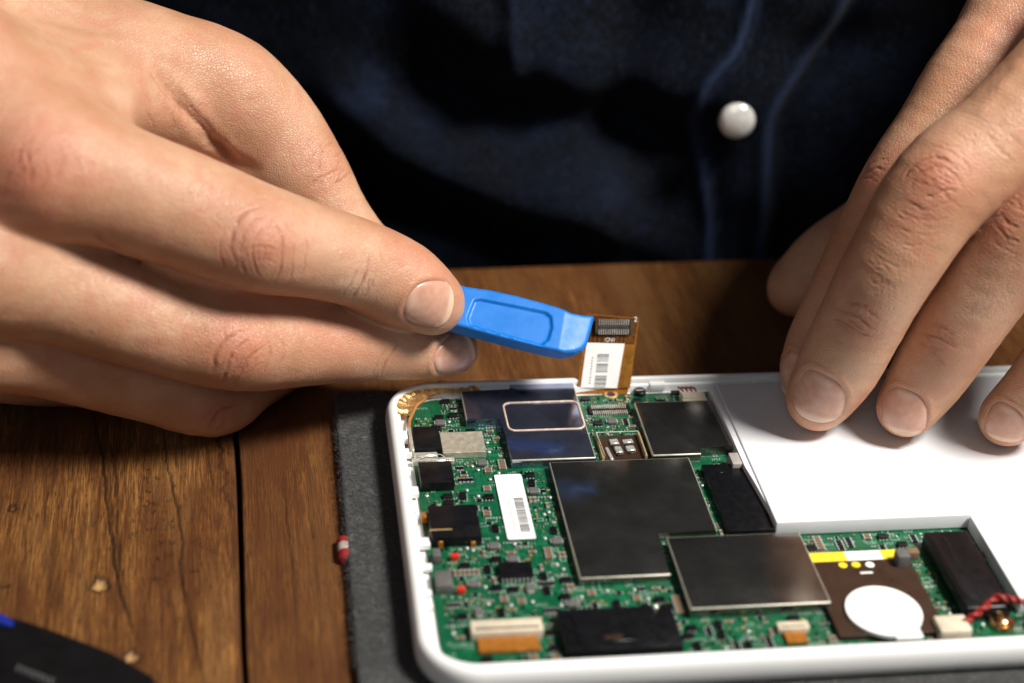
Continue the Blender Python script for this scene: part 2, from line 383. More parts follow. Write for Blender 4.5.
LC = [([(-10, 40), (60, 84), (100, 118), (128, 150)], -.9, 3.2), ([(30, 22), (80, 36), (140, 44), (190, 60)], -.7, 2.2), ([(60, 60), (90, 66), (130, 70)], -.4, 1.8), ([(160, 70), (176, 92), (194, 118), (214, 142), (236, 160), (254, 168)], 2.0, 1.9), ([(96, 233), (106, 242), (122, 250), (150, 262)], .8, .7),  # creases of the left hand: pixels on the photograph's skin, depth, width
    ([(236, 262), (231, 245), (236, 226), (247, 212), (262, 206)], .55, .5), ([(246, 276), (240, 256), (243, 236), (252, 222), (266, 215)], .35, .4),
    ([(262, 280), (254, 262), (253, 243), (262, 228), (276, 220)], .3, .4), ([(275, 282), (281, 262), (281, 240), (272, 220)], .4, .45),
    ([(288, 284), (293, 262), (292, 240), (283, 220)], .3, .4), ([(248, 248), (262, 246), (274, 250)], .25, .4), ([(252, 262), (264, 258), (276, 262)], .22, .35),
    ([(225, 270), (220, 250), (224, 228)], .22, .4), ([(302, 275), (306, 255), (304, 235)], .2, .4),
    ([(351, 298), (357, 291), (367, 272), (369, 256)], .5, .45), ([(342, 295), (349, 286), (358, 268)], .28, .4), ([(362, 298), (367, 291), (375, 276)], .25, .4),
    ([(212, 372), (216, 354), (228, 338), (243, 330)], .6, .5), ([(222, 382), (226, 364), (236, 348), (250, 338)], .5, .45), ([(234, 386), (242, 366), (254, 352), (264, 346)], .4, .45),
    ([(205, 350), (212, 338), (226, 328)], .25, .4), ([(262, 372), (270, 356), (268, 340)], .3, .4), ([(276, 370), (284, 354), (280, 338)], .22, .4), ([(246, 372), (256, 364), (266, 362)], .25, .35),
    ([(380, 375), (386, 362), (394, 350), (396, 342)], .35, .45), ([(372, 374), (378, 362), (386, 348)], .2, .4),
    ([(208, 428), (214, 415), (224, 408), (236, 404)], .5, .45), ([(216, 432), (222, 420), (234, 413)], .35, .4), ([(204, 418), (210, 410), (220, 402)], .25, .4),
    ([(318, 172), (322, 152), (332, 142)], .35, .45), ([(328, 166), (338, 162), (344, 150)], .35, .4), ([(308, 190), (318, 178), (334, 172), (346, 170)], .3, .4), ([(334, 184), (344, 178), (350, 170)], .3, .4), ([(316, 160), (320, 146), (330, 138)], .22, .4),
    ([(165, 76), (180, 100), (196, 122), (212, 140)], .35, .6), ([(150, 70), (168, 95), (190, 122)], .25, .5), ([(180, 88), (200, 115), (214, 132)], .25, .5),
    ([(20, 175), (28, 160), (40, 148)], .2, .5), ([(14, 165), (24, 148), (38, 136)], .2, .5), ([(55, 180), (62, 165), (60, 148)], .2, .5), ([(4, 190), (10, 172), (20, 158)], .2, .4),
]
LB = [(262, 240, 9, .5), (240, 350, 9, .5), (35, 160, 14, .5), (15, 195, 10, .3), (218, 412, 7, .5), (330, 160, 7, .3), (420, 262, 10, .25), (345, 335, 8, .3), (250, 60, 10, .2), (330, 245, 9, -.25), (115, 96, 4, -.4), (128, 100, 4, -.3), (355, 285, 4, -.5), (330, 345, 10, .2), (440, 280, 7, .3)]
LL = [(112, 96, 5, .35), (130, 100, 4, .3), (60, 120, 12, .5), (262, 240, 6, .9), (242, 352, 6, .9), (218, 412, 5, .6), (332, 158, 6, .5), (30, 165, 12, .8), (170, 90, 10, -1.0)]
LN = [(430, 306, 466, 312, 13.5, 12.5, 0), (455, 357, 482, 343, 12.5, 10.5, 0)]
LM = [(230, 225, 290, 250, 10, .9, .28), (205, 335, 275, 355, 9, .9, .28), (335, 255, 385, 290, 7, .8, .18), (300, 150, 345, 190, 8, .9, .2), (160, 80, 215, 140, 12, 1.3, .22), (10, 130, 70, 190, 13, 1.3, .2), (195, 395, 235, 420, 7, .8, .25), (60, 200, 160, 220, 20, 1.2, .10), (100, 300, 180, 330, 16, 1.1, .10)]

# the person's left hand (on the right of the picture), fingertips pressing on the white battery
RH = Hand(
    fingers=[
        # middle finger
        [(1125, 15, 405, 60), (1060, 85, 404, 57), (1000, 140, 404, 53), (941, 189, 405, 52), (893, 262, 410, 46), (861, 322, 420, 42), (837, 369, 430, 39), (818, 400, 435, 31)],
        # forefinger
        [(1030, 10, 432, 50), (975, 75, 428, 45), (938, 128, 428, 40), (903, 184, 430, 41), (870, 242, 436, 36), (841, 300, 444, 34), (820, 348, 447, 33), (808, 374, 448, 27)],
        # ring finger
        [(1182, 73, 400, 58), (1098, 151, 403, 53), (1036, 222, 408, 50), (990, 281, 415, 44), (953, 337, 423, 40), (926, 378, 431, 36), (906, 408, 434, 29)],
        # little finger
        [(1230, 150, 398, 50), (1160, 235, 402, 44), (1110, 300, 407, 42), (1070, 352, 418, 38), (1033, 396, 429, 33), (1006, 419, 434, 27)],
        # thumb
        [(1120, 60, 450, 52), (1020, 130, 462, 46), (940, 185, 474, 42), (870, 232, 482, 37), (826, 262, 486, 35), (796, 288, 487, 29)],
    ],
    palm=[
        [(1125, 15, 405, 60), (1210, -90, 405, 70), (1290, -190, 410, 85), (1370, -285, 416, 95)],
        [(1030, 10, 432, 50), (1130, -100, 428, 66), (1250, -210, 425, 80)],
        [(1180, 70, 396, 58), (1270, -40, 398, 68), (1340, -180, 405, 80)],
        [(1230, 150, 398, 52), (1320, 20, 398, 64), (1380, -150, 405, 78)],
        [(1120, 60, 450, 52), (1200, -30, 440, 66), (1290, -150, 430, 80)],
    ], webk=9.0)
RC = [([(1024, 58), (1000, 88), (975, 118)], -.5, 2.5),
    ([(906, 178), (912, 168), (926, 160), (944, 160), (958, 168)], .5, .45), ([(912, 190), (916, 178), (928, 170), (944, 168), (956, 176), (964, 188)], .4, .4),
    ([(905, 200), (920, 208), (938, 206), (954, 200)], .3, .4), ([(928, 182), (940, 178), (950, 184)], .3, .4), ([(922, 196), (936, 196), (948, 190), (956, 192)], .35, .4),
    ([(898, 210), (914, 218), (932, 220), (950, 216)], .22, .4), ([(896, 226), (912, 233), (928, 236), (944, 232)], .2, .4), ([(930, 148), (946, 150), (962, 160), (972, 174)], .22, .4),
    ([(836, 308), (848, 312), (862, 320), (876, 330)], .42, .45), ([(834, 318), (846, 324), (860, 332), (872, 338)], .35, .4), ([(842, 300), (856, 304), (870, 312), (882, 322)], .25, .4), ([(848, 318), (858, 326), (864, 330)], .3, .35),
    ([(862, 178), (869, 172), (878, 169), (886, 171)], .4, .45), ([(860, 188), (867, 191), (874, 194), (879, 195)], .4, .4), ([(866, 168), (877, 161), (889, 160)], .3, .4), ([(856, 202), (864, 206), (872, 208)], .25, .4),
    ([(820, 282), (827, 285), (833, 288)], .3, .4), ([(817, 292), (823, 295), (828, 299)], .22, .4),
    ([(922, 332), (934, 336), (946, 342), (958, 350)], .38, .45), ([(918, 342), (930, 347), (944, 352)], .25, .4), ([(930, 325), (944, 329), (958, 338)], .2, .4),
    ([(998, 210), (1008, 222), (1020, 228)], .4, .45), ([(996, 224), (1006, 236), (1020, 242)], .35, .4), ([(1000, 200), (1012, 205), (1023, 212)], .25, .4), ([(992, 240), (1004, 250), (1018, 254)], .2, .4),
    ([(985, 130), (1000, 150), (1010, 158)], .15, .5), ([(1000, 118), (1012, 136), (1022, 146)], .15, .5),
]
def wrinkles(lst, seed):              # loose short folds over the joints, no two alike
    rs = np.random.RandomState(seed); out = []
    for x, y, rx, ang, n_ in lst:
        a = math.radians(ang); tx, ty = math.cos(a), math.sin(a)
        for k in range(n_):
            o1 = rs.normal()*rx*.55; o2 = rs.normal()*rx*.9; L_ = rx*rs.uniform(.25, .7); b = rs.normal()*.28; cxx = x+tx*o1-ty*o2; cyy = y+ty*o1+tx*o2; ux, uy = math.cos(a+b), math.sin(a+b); bw_ = rs.normal()*L_*.18
            out.append(([(cxx-ux*L_, cyy-uy*L_), (cxx-uy*bw_, cyy+ux*bw_), (cxx+ux*L_, cyy+uy*L_)], rs.uniform(.08, .24), rs.uniform(.25, .40)))
    return out
LC = [c if c[1] < 0 or c[1] > .7 else (c[0], c[1]*.85, c[2]*.9) for c in LC]+wrinkles([(258, 240, 22, 100, 16), (236, 350, 20, 110, 14), (358, 282, 12, 112, 7), (392, 352, 10, 115, 5), (218, 414, 10, 120, 7), (332, 162, 14, 115, 10), (30, 160, 26, 105, 9), (185, 105, 18, 60, 8)], 4)
RC = [c if c[1] < 0 else (c[0], c[1]*.85, c[2]*.9) for c in RC]+wrinkles([(936, 186, 22, 20, 18), (912, 225, 20, 18, 5), (858, 320, 15, 22, 10), (940, 342, 13, 25, 7), (1010, 225, 14, 25, 8), (874, 180, 9, 15, 8), (985, 130, 18, 40, 6), (882, 275, 16, 20, 7)], 9)
RB = [(935, 180, 9, .55), (875, 180, 7, .5), (1012, 222, 9, .4), (860, 322, 6, .35), (940, 342, 6, .3), (1000, 30, 12, .35), (905, 300, 8, -.3), (975, 300, 9, -.3), (970, 120, 10, -.2), (815, 425, 5, .25), (905, 436, 5, .25), (790, 400, 5, .3), (1005, 440, 5, .3)]
RL = [(938, 180, 7, .9), (875, 180, 6, .4), (1015, 220, 7, .4), (960, 100, 8, -.8)]
RN = [(818, 398, 808, 432, 15.0, 13.2, 0), (903, 413, 898, 440, 13.0, 11.8, 0), (1004, 424, 1000, 446, 11.0, 10.4, 0), (789, 376, 784, 400, 13.0, 11.0, 0)]
RM = [(905, 240, 880, 290, 12, .75, .2), (985, 270, 950, 320, 12, .8, .15), (960, 155, 915, 215, 10, .9, .28), (885, 150, 865, 215, 8, .9, .25), (872, 300, 848, 345, 7, .8, .2), (960, 315, 930, 360, 7, .8, .2), (1035, 195, 1000, 255, 9, .9, .25), (930, 220, 890, 280, 14, 1.2, .12), (1024, 80, 970, 150, 16, 1.2, .12), (1015, 240, 970, 300, 12, 1.1, .1)]

person = empty('person', (0, 560, 0))
tag(person, 'person in dark denim shirt holding the blue tool and pressing on the white battery', 'person')
meshes = []; nails = []
for H, cr, bl, lu, na, mi in ((LH, LC, LB, LL, LN, LM), (RH, RC, RB, RL, RN, RM)):
    me, v, nn = H.mesh()
    nails += finish(H, me, v, nn, cr, bl, lu, na, person, mi); meshes.append(me)
bmj = bmesh.new()
for m in meshes: bmj.from_mesh(m)
body = bpy.data.meshes.new('body'); bmj.to_mesh(body); bmj.free()
PINV = Matrix.Translation(-person.location)
def to_person(o): o.parent = person; o.matrix_parent_inverse = PINV; return o
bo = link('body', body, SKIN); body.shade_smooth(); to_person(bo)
print('body verts', len(body.vertices))
for m in nails: to_person(link('fingernail', m, NAIL, None, True))
tick('hands')
# ================================================================== THE TABLE
YT = math.radians(11.0)
def frame(px, py, z, yaw):
    o = P(px, py, z)[:2]; ex = np.array([math.cos(yaw), math.sin(yaw)]); ey = np.array([-math.sin(yaw), math.cos(yaw)])
    def loc(x, y, z=z): q = P(x, y, z)[:2]-o; return np.array([q@ex, q@ey])
    return o, ex, ey, loc
TOo, TEx, TEy, TL_ = frame(241, 560, 0, YT)
edge_v = (TL_(455, 264)[1]+TL_(780, 256)[1])/2
seams = [0.0, 205.0, -122.0]
gu = np.unique(np.concatenate([np.arange(-520, -84, 30), np.arange(-84, 40, 0.36), np.arange(40, 400, 12), [s+k for s in seams for k in (-1.6, -.9, -.5, 0, .5, .9, 1.6)]]))
gv = np.unique(np.concatenate([np.arange(-420, -60, 30), np.arange(-60, 100, 0.7), np.arange(100, edge_v-4, 8), edge_v-np.array([4, 2.5, 1.2, .5, 0])]))
GU, GV = np.meshgrid(gu, gv, indexing='ij'); gp = np.stack([GU.ravel(), GV.ravel(), np.zeros(GU.size)], 1)
hz = np.zeros(len(gp)); dark = np.zeros(len(gp)); light = np.zeros(len(gp))
for sm in seams:
    wob = 0.25*np.sin(gp[:, 1]*0.05+sm); d = np.abs(gp[:, 0]-sm-wob); hz -= 4.0*np.clip(1-(d/0.75)**2, 0, 1); dark = np.maximum(dark, np.clip(1.3-d/0.65, 0, 1)); hz -= 0.25*np.exp(-(d/2.0)**2)
hz -= 3*np.clip((gp[:, 1]-(edge_v-3))/3, 0, 1)**2
def crack(pts, wid, dk, dep, jit=0.12):
    global hz, dark
    pl = np.array([[*TL_(x, y), 0] for x, y in catmull(np.array(pts, float), 5)])
    q = gp.copy(); q[:, 0] += jit*np.sin(q[:, 1]*0.5)+jit*0.7*np.sin(q[:, 1]*1.3+1)
    d, t = seg_dist(q, pl); w = wid*.8*(0.6+0.4*np.sin(t*11+pts[0][0])**2); g = np.exp(-(d/w)**2)*np.clip(np.minimum(t, 1-t)*6, 0, 1)
    dark = np.maximum(dark, dk*g); hz = hz-dep*g
crack([(92, 405), (97, 430), (103, 460), (106, 500), (111, 535), (116, 575), (126, 611), (140, 648)], .55, .95, .5)
crack([(104, 405), (108, 433), (115, 478), (117, 526), (120, 566), (124, 590)], .4, .7, .3); crack([(99, 430), (109, 470), (112, 520), (114, 560)], .3, .6, .2)
crack([(158, 405), (163, 429), (168, 469), (177, 509), (182, 544), (180, 571), (186, 602), (195, 646), (208, 700)], .45, .85, .4)
crack([(212, 420), (218, 445), (224, 478), (229, 520)], .8, .5, .2, .6); crack([(205, 430), (210, 470), (214, 500)], .4, .4, .1)
crack([(186, 540), (205, 548), (232, 560)], .5, .35, .1, .1); crack([(280, 470), (287, 520), (292, 575), (298, 640)], .4, .5, .15); crack([(306, 480), (311, 530), (318, 590), (322, 640)], .3, .4, .1)
crack([(40, 430), (43, 480), (45, 540)], .35, .5, .15); crack([(64, 420), (68, 470), (72, 520), (73, 560)], .25, .4, .1); crack([(22, 450), (24, 510), (26, 580)], .25, .4, .1)
rr = np.random.RandomState(5)
for k in range(46):                  # worm marks, saw marks
    x = 150+rr.normal()*9; y = 512+rr.normal()*28; a = rr.rand()*1.5+.4; L_ = rr.rand()*5+2
    crack([(x, y), (x+L_*.5, y+L_*.5*a), (x+L_, y-1+L_*a*.3)], .35, .6*rr.rand()+.2, .15, .1)
for k in range(150):
    x = rr.rand()*350; y = 400+rr.rand()*285; L_ = rr.rand()*16+3
    crack([(x, y), (x+L_*.07, y+L_*.5), (x+L_*.13, y+L_)], .22, .35*rr.rand()+.15, .08, .2)
def pit_(x, y, r, asp, dk, lt, dep):
    global hz, dark, light
    c = TL_(x, y); q = (gp[:, :2]-c)/(1, asp); an = np.arctan2(q[:, 1], q[:, 0]); d = np.linalg.norm(q, axis=1)*(1+.10*np.sin(3*an+x)+.12*np.sin(5*an+y)+.10*np.sin(9*an+x)+.08*np.sin(14*an))
    dark = np.maximum(dark*(d > r), dk*np.exp(-((d-r*1.15)/(r*.45))**2)); light = np.maximum(light, lt*np.clip(1.15-d/r, 0, 1)**.5*(d < r*1.1)); hz = hz-dep*np.exp(-(d/r)**2)
pit_(100, 585, 1.4, 1.4, .95, 1, .9); pit_(131, 657, 1.3, 1.2, .9, .9, .8); pit_(13, 508, .8, 1.4, .9, 0, .5); pit_(4, 586, .9, .6, .8, 0, .3); pit_(195, 571, .6, .5, .8, 0, .3)
n0, n1 = GU.shape; w3 = TOo+gp[:, :1]*TEx+gp[:, 1:2]*TEy
V = np.column_stack([w3, hz]); idx = np.arange(n0*n1).reshape(n0, n1)
F = np.stack([idx[:-1, :-1], idx[1:, :-1], idx[1:, 1:], idx[:-1, 1:]], -1).reshape(-1, 4).tolist()
rg = list(idx[:, 0])+list(idx[-1, 1:])+list(idx[-2::-1, -1])+list(idx[0, -2:0:-1]); nb = len(V)
Vb = V[rg].copy(); Vb[:, 2] = -28; V = np.concatenate([V, Vb]); m_ = len(rg)
F += [(int(rg[(k+1) % m_]), int(rg[k]), nb+k, nb+(k+1) % m_) for k in range(m_)]+[[nb+k for k in range(m_)][::-1]]
me = mesh_np('wooden_table', V, [tuple(map(int, f)) for f in F]); me.shade_smooth()
at = me.attributes.new('wear', 'FLOAT_COLOR', 'POINT'); cl = np.zeros((len(V), 4)); cl[:nb, 0] = dark; cl[:nb, 1] = light; cl[:nb, 2] = gp[:, 0]/1000+.5; cl[:, 3] = 1
at.data.foreach_set('color', cl.astype(np.float32).ravel())
def wood_mat():
    n = NT('worn_wood'); rz = (0, 0, -YT)
    sep = n.n('ShaderNodeSeparateColor'); n.l(n.attr('wear', 'Color'), sep.inputs[0])
    base = n.coord((1, 1, 1), rot=rz)
    def str_(su, sv, sc, det=5, ro=.6, di=0.0):
        mp = n.n('ShaderNodeMapping'); n.l(base, mp.inputs[0]); mp.inputs['Scale'].default_value = (su, sv, 1); return n.noise(mp.outputs[0], sc*U_, det, ro, di)
    g1 = str_(1, .05, .35, 6, .65, .5); g2 = str_(1, .03, 2.6, 5, .75, .2); g3 = str_(1, .10, .07, 3, .5, .6); bl = str_(1, .6, .035, 4, .6, .4)
    pores = str_(1, .06, 3.6, 3, .7); saw = str_(.2, 1, .5, 3, .6)
    col = n.ramp(g1, [(.30, (.075, .028, .008)), (.45, (.20, .082, .020)), (.58, (.31, .135, .034)), (.72, (.41, .20, .055))])
    col = n.mix(n.ramp(g2, [(.44, .85), (.58, 0)]), col, (.050, .016, .005))
    col = n.mix(n.ramp(bl, [(.44, 0), (.62, .8)]), col, (.085, .028, .008))
    col = n.mix(n.ramp(g3, [(.5, 0), (.7, .45)]), col, (.34, .175, .06))
    col = n.mix(n.ramp(pores, [(.555, 0), (.64, .85)]), col, (.028, .011, .004))
    col = n.mix(n.ramp(saw, [(.6, 0), (.8, .25)]), col, (.10, .04, .012))
    # the planks right of the gap get a darker colour
    col = n.mix(n.ramp(sep.outputs[2], [(.4995, 0), (.5005, .50)], 'LINEAR'), col, (.08, .027, .008))
    col = n.mix(sep.outputs[0], col, (.010, .004, .002)); col = n.mix(sep.outputs[1], col, (.50, .30, .12))
    h = n.math('ADD', n.math('MULTIPLY', g2, 1.0), n.math('MULTIPLY', pores, -.5)); b1 = n.bump(g1, .5, 1.2); n.bump(h, .6, .35, b1)
    return n.set(Base_Color=col, Roughness=n.ramp(g2, [(.3, .60), (.7, .42)]), Specular_IOR_Level=.35)
tb = link('wooden_table', me, wood_mat()); tag(tb, 'worn brown wooden plank table top with cracks and a dark gap between the boards', 'table')

tick('table')
# ================================================================== FELT MAT
YA = math.radians(9.3)
MO, MX, MY, ML = frame(346, 540, 3, YA)
mrear = ML(328, 391)[1]
def felt_mat():
    n = NT('grey_felt'); v = n.coord(); a = n.noise(v, .9*U_, 8, .8, .8); b = n.noise(v, .22*U_, 5, .7); c = n.noise(v, 4*U_, 3, .7)
    col = n.ramp(a, [(.44, (.004, .004, .004)), (.53, (.016, .0155, .015)), (.62, (.18, .175, .165))]); col = n.mix(n.ramp(b, [(.40, .85), (.62, 0)]), col, (.010, .0095, .009))
    b1 = n.bump(a, .8, 1.0); n.bump(c, .6, .3, b1)
    return n.set(Base_Color=col, Roughness=.95, Specular_IOR_Level=.1, Sheen_Weight=.25, Sheen_Roughness=.6)
mb = MB(); w2 = lambda u, v: tuple(MO+u*MX+v*MY)
mb.prism([w2(0, -140), w2(260, -140), w2(260, mrear), w2(0, mrear)], 0.004, 3, 1.1, 4)
rr = np.random.RandomState(3)
def fibre(c, L, a, up, w=.035):
    q = [np.array([c[0], c[1], c[2]])]; 
    for k in range(3): a += rr.normal()*.7; up_ = up*(1-.5*k); q.append(q[-1]+L/3*np.array([math.cos(a), math.sin(a), up_]))
    s_ = np.array([-math.sin(a), math.cos(a), .3])*w; vs_ = [mb.bm.verts.new(Vector(x+sg*s_)*S) for x in q for sg in (-1, 1)]
    for k in range(3): mb.bm.faces.new((vs_[2*k], vs_[2*k+1], vs_[2*k+3], vs_[2*k+2]))
for k in range(9000):
    v_ = rr.uniform(-45, mrear); u_ = rr.uniform(.1, 19) if rr.rand() < .8 else rr.uniform(0, 150)
    if u_ > 19: v_ = rr.uniform(-45, -20)
    x, y = w2(u_, v_); fibre((x, y, 2.95), rr.uniform(.6, 2.0), rr.rand()*6.28, rr.uniform(.05, .55))
for k in range(1300):
    v_ = rr.uniform(-45, mrear); x, y = w2(0.05, v_); fibre((x, y, rr.uniform(.4, 2.9)), rr.uniform(.5, 1.6), YA+math.pi+rr.normal()*.6, rr.uniform(-.3, .5))
fm = mb.build('felt_mat', felt_mat()); tag(fm, 'dark grey fuzzy felt mat lying on the wooden table under the opened tablet', 'mat')

# striped cord end at the mat's edge
RED = plain('red_cord', (.26, .008, .010), .7, scale=900, bump=.15); WHT = plain('white_cord', (.42, .36, .31), .7, scale=900, bump=.15)
ce = P(344.5, 550, 1.3); mb = MB(); q = [ce+np.array([-MY[0], -MY[1], 0])*k*.0+np.array([MY[0], MY[1], 0])*k for k in (4.6, 4.1, 3, 1.3)]
def seg(mbx, c, a, b, r0, r1): 
    ks = np.linspace(a, b, 6); rs = np.linspace(r0, r1, 6); mbx.tube([c+np.array([MY[0]*k, MY[1]*k, 0]) for k in ks], list(rs), 14)
for nm, mat_, a, b in (('c1', RED, 1.4, 3.4), ('c2', WHT, -1.4, 1.4), ('c3', RED, -3.6, -1.4)):
    m1 = MB(); seg(m1, ce, a, b, 1.75 if a > 0 else 1.75, 1.75)
    if nm == 'c1': seg(m1, ce, b, b+.8, 1.75, .9)
    if nm == 'c3': seg(m1, ce, a-.8, a, .9, 1.75)
    if nm == 'c1': cord = empty('cord_end', ce)
    o = m1.build({'c1': 'red_band', 'c2': 'white_band', 'c3': 'red_band'}[nm], mat_, None, True); o.parent = cord; o.matrix_parent_inverse = Matrix.Translation(-cord.location)
tag(cord, 'small red and white striped cord end at the left edge of the grey felt mat', 'cord')

tick('mat')
# ================================================================== THE TABLET
TO, TX, TY, _ = frame(385, 420, 8, YA)
tab = empty('tablet', (TO[0], TO[1], 3), YA)
tag(tab, 'opened white tablet computer with its back off, showing green circuit board and metal shields', 'tablet')
def L(px, py, z): q = P(px, py, z)[:2]-TO; return (q@TX, q@TY)
def part(mbx, name, mat, parent=tab, smooth=False, label=None):
    o = mbx.build(name, mat, parent, smooth, label)
    if parent is tab: o.location = (0, 0, -3*S)
    return o
def rect(x0, y0, x1, y1, z):         # front-left and rear-right corner -> box limits
    a = L(x0, y0, z); b = L(x1, y1, z); return min(a[0], b[0]), min(a[1], b[1]), max(a[0], b[0]), max(a[1], b[1])
def snap(pts, z, first='h'):         # a right-angled outline
    q = [list(L(x, y, z)) for x, y in pts]; n = len(q)
    for i in range(n):
        j = (i+1) % n; ax = 1 if (i % 2 == 0) == (first == 'h') else 0; m = (q[i][ax]+q[j][ax])/2; q[i][ax] = q[j][ax] = m
    return [tuple(p) for p in q]
u0 = L(384, 430, 8)[0]; u0 = (L(385, 440, 8)[0]+L(411, 590, 8)[0])/2
v1 = (L(460, 376.5, 11)[1]+L(1000, 364, 11)[1])/2; v0 = (L(600, 681, 6)[1]+L(1000, 666, 6)[1])/2; u1 = u0+192
print('tablet', u0, u1, v0, v1)
WHITE = plain('white_plastic', (.80, .80, .79), .33, var=.02, scale=60, Coat_Weight=.1)
def rrect(x0, y0, x1, y1, r, n=14):
    out = []
    for cx, cy, a in ((x1-r, y0+r, -90), (x1-r, y1-r, 0), (x0+r, y1-r, 90), (x0+r, y0+r, 180)):
        for k in range(n+1): t = math.radians(a+90*k/n); out.append((cx+r*math.cos(t), cy+r*math.sin(t)))
    return out
prof = [(6, 3.0), (2.2, 3.05), (1.0, 3.6), (.35, 4.6), (.05, 6.0), (0, 7.4), (.12, 8.8), (.45, 9.9), (1.0, 10.6), (1.7, 10.95), (2.6, 11.0), (2.85, 10.9), (3.0, 10.6), (3.0, 9.4), (3.7, 9.3), (3.8, 9.1), (3.8, 7.2), (9, 7.2)]
mb = MB(); RC_ = 13.5; rings = []
for d, z in prof: rings.append([mb.bm.verts.new((x*S, y*S, z*S)) for x, y in rrect(u0+d, v0+d, u1-d, v1-d, RC_-d)])
for a, b in zip(rings, rings[1:]):
    for k in range(len(a)): mb.bm.faces.new((a[k], a[(k+1) % len(a)], b[(k+1) % len(a)], b[k]))
mb.bm.faces.new(rings[0]); mb.bm.faces.new(rings[-1])
for k in range(11):                  # moulded clips and ribs inside the left rim
    vv = v0+16+k*7.4+rnd.uniform(-2, 2); mb.box(u0+2.4, vv, 8, u0+2.4+rnd.uniform(1.8, 4.2), vv+rnd.uniform(1.5, 4), rnd.uniform(8.9, 10.5), .14, 1)
for x, y in ((540, 383), (656, 379), (760, 376), (900, 372)):
    c = L(x, y, 10); mb.box(c[0]-2.2, v1-4.6, 8, c[0]+2.2, v1-2.2, 9.9, .3, 2)
hs = part(mb, 'housing', WHITE, tab, True)

# circuit board
def pcb_mat():
    n = NT('green_circuit_board'); v = n.coord()
    br = n.n('ShaderNodeTexBrick'); n.l(v, br.inputs[0]); br.inputs['Scale'].default_value = .55*U_; br.inputs['Mortar Size'].default_value = .06; br.inputs[1].default_value = (.0006, .032, .013, 1); br.inputs[2].default_value = (.001, .055, .022, 1); br.inputs[3].default_value = (.008, .12, .052, 1); br.offset = .37; br.squash = 1.7
    a = n.noise(v, .12*U_, 3); col = n.mix(n.ramp(a, [(.4, 0), (.6, .6)]), br.outputs[0], (.001, .066, .024))
    vi = n.vor(v, 1.4*U_); col = n.mix(n.ramp(vi, [(.12, 1), (.16, 0)]), col, (.10, .26, .14))
    return n.set(Base_Color=col, Roughness=.3, Coat_Weight=.3, Coat_Roughness=.2)
PCB = pcb_mat(); SILK = plain('silkscreen', (.30, .40, .32), .6); TRACE = plain('copper_trace', (.012, .15, .065), .35); SOLDER = plain('solder', (.62, .62, .60), .3, .6, scale=900)
GOLD = plain('gold_foil', (.88, .62, .28), .35, .7, scale=700, bump=.5); COPPER = plain('orange_polyimide', (.36, .135, .02), .3, .25, scale=600)
STEEL = None
def shield_mat():
    n = NT('tin_shield'); v = n.coord(); a = n.noise(v, .12*U_, 5, .65); b = n.noise(v, 1.0*U_, 5, .7); mp = n.coord((1, .05, 1)); c = n.noise(mp, 3*U_, 3)
    col = n.mix(n.ramp(a, [(.35, 0), (.7, 1)]), (.21, .205, .19), (.29, .28, .255)); col = n.mix(n.ramp(b, [(.60, 0), (.75, .2)]), col, (.12, .115, .10))
    n.bump(a, .10, .5)
    return n.set(Base_Color=col, Metallic=.95, Roughness=n.ramp(a, [(.3, .12), (.75, .24)]))
STEEL = shield_mat()
BLK = plain('black_plastic', (.005, .005, .006), .34, scale=500, Specular_IOR_Level=.3); BRIGHT = plain('bright_tin', (.72, .69, .60), .28, .6, scale=500)
BEIGE = plain('beige_plastic', (.58, .50, .38), .5); BROWN = plain('dark_brown_film', (.034, .017, .010), .35, scale=300); TAN = plain('tan_ceramic', (.17, .11, .06), .5, scale=900); PAPER = plain('white_paper', (.82, .82, .80), .6, var=.02, scale=200); INK = plain('black_ink', (.03, .03, .035), .6); GREY = plain('grey_rubber', (.10, .095, .09), .7); REDM = plain('red_plastic', (.55, .03, .02), .35)
REDW = plain('red_wire_sleeve', (.24, .014, .01), .4, scale=900); YEL = plain('yellow_label', (.85, .62, .03), .5, var=.05); SIDE = plain('shield_edge_highlight', (.42, .40, .33), .38, .45)
def mats(o, *ms):
    for m in ms: o.data.materials.append(m)
    return o
class MM(MB):                        # as MB, with a material index per shape
    def __init__(s): super().__init__(); s.mi = 0
    def tube(s, *a, **k):
        n0_ = len(s.bm.faces); super().tube(*a, **k); s.bm.faces.ensure_lookup_table()
        for f in s.bm.faces[n0_:]: f.material_index = s.mi
    def merge(s, bm):
        n0_ = len(s.bm.faces)
        for f in bm.faces: f.material_index = s.mi
        super().merge(bm)
ZB = 7.7
bb = MM(); bd = 4.1
bb.prism(rrect(u0+bd+1.5, v0+bd+.3, u1-8, v1-bd-1.2, 9.0, 8), 7.3, ZB, .05)
holes = []; taken = []
def take(r, pad=.5): taken.append((r[0]-pad, r[1]-pad, r[2]+pad, r[3]+pad))
def free(x0, y0, x1, y1): return all(x1 < a or x0 > c or y1 < b or y0 > d for a, b, c, d in taken)

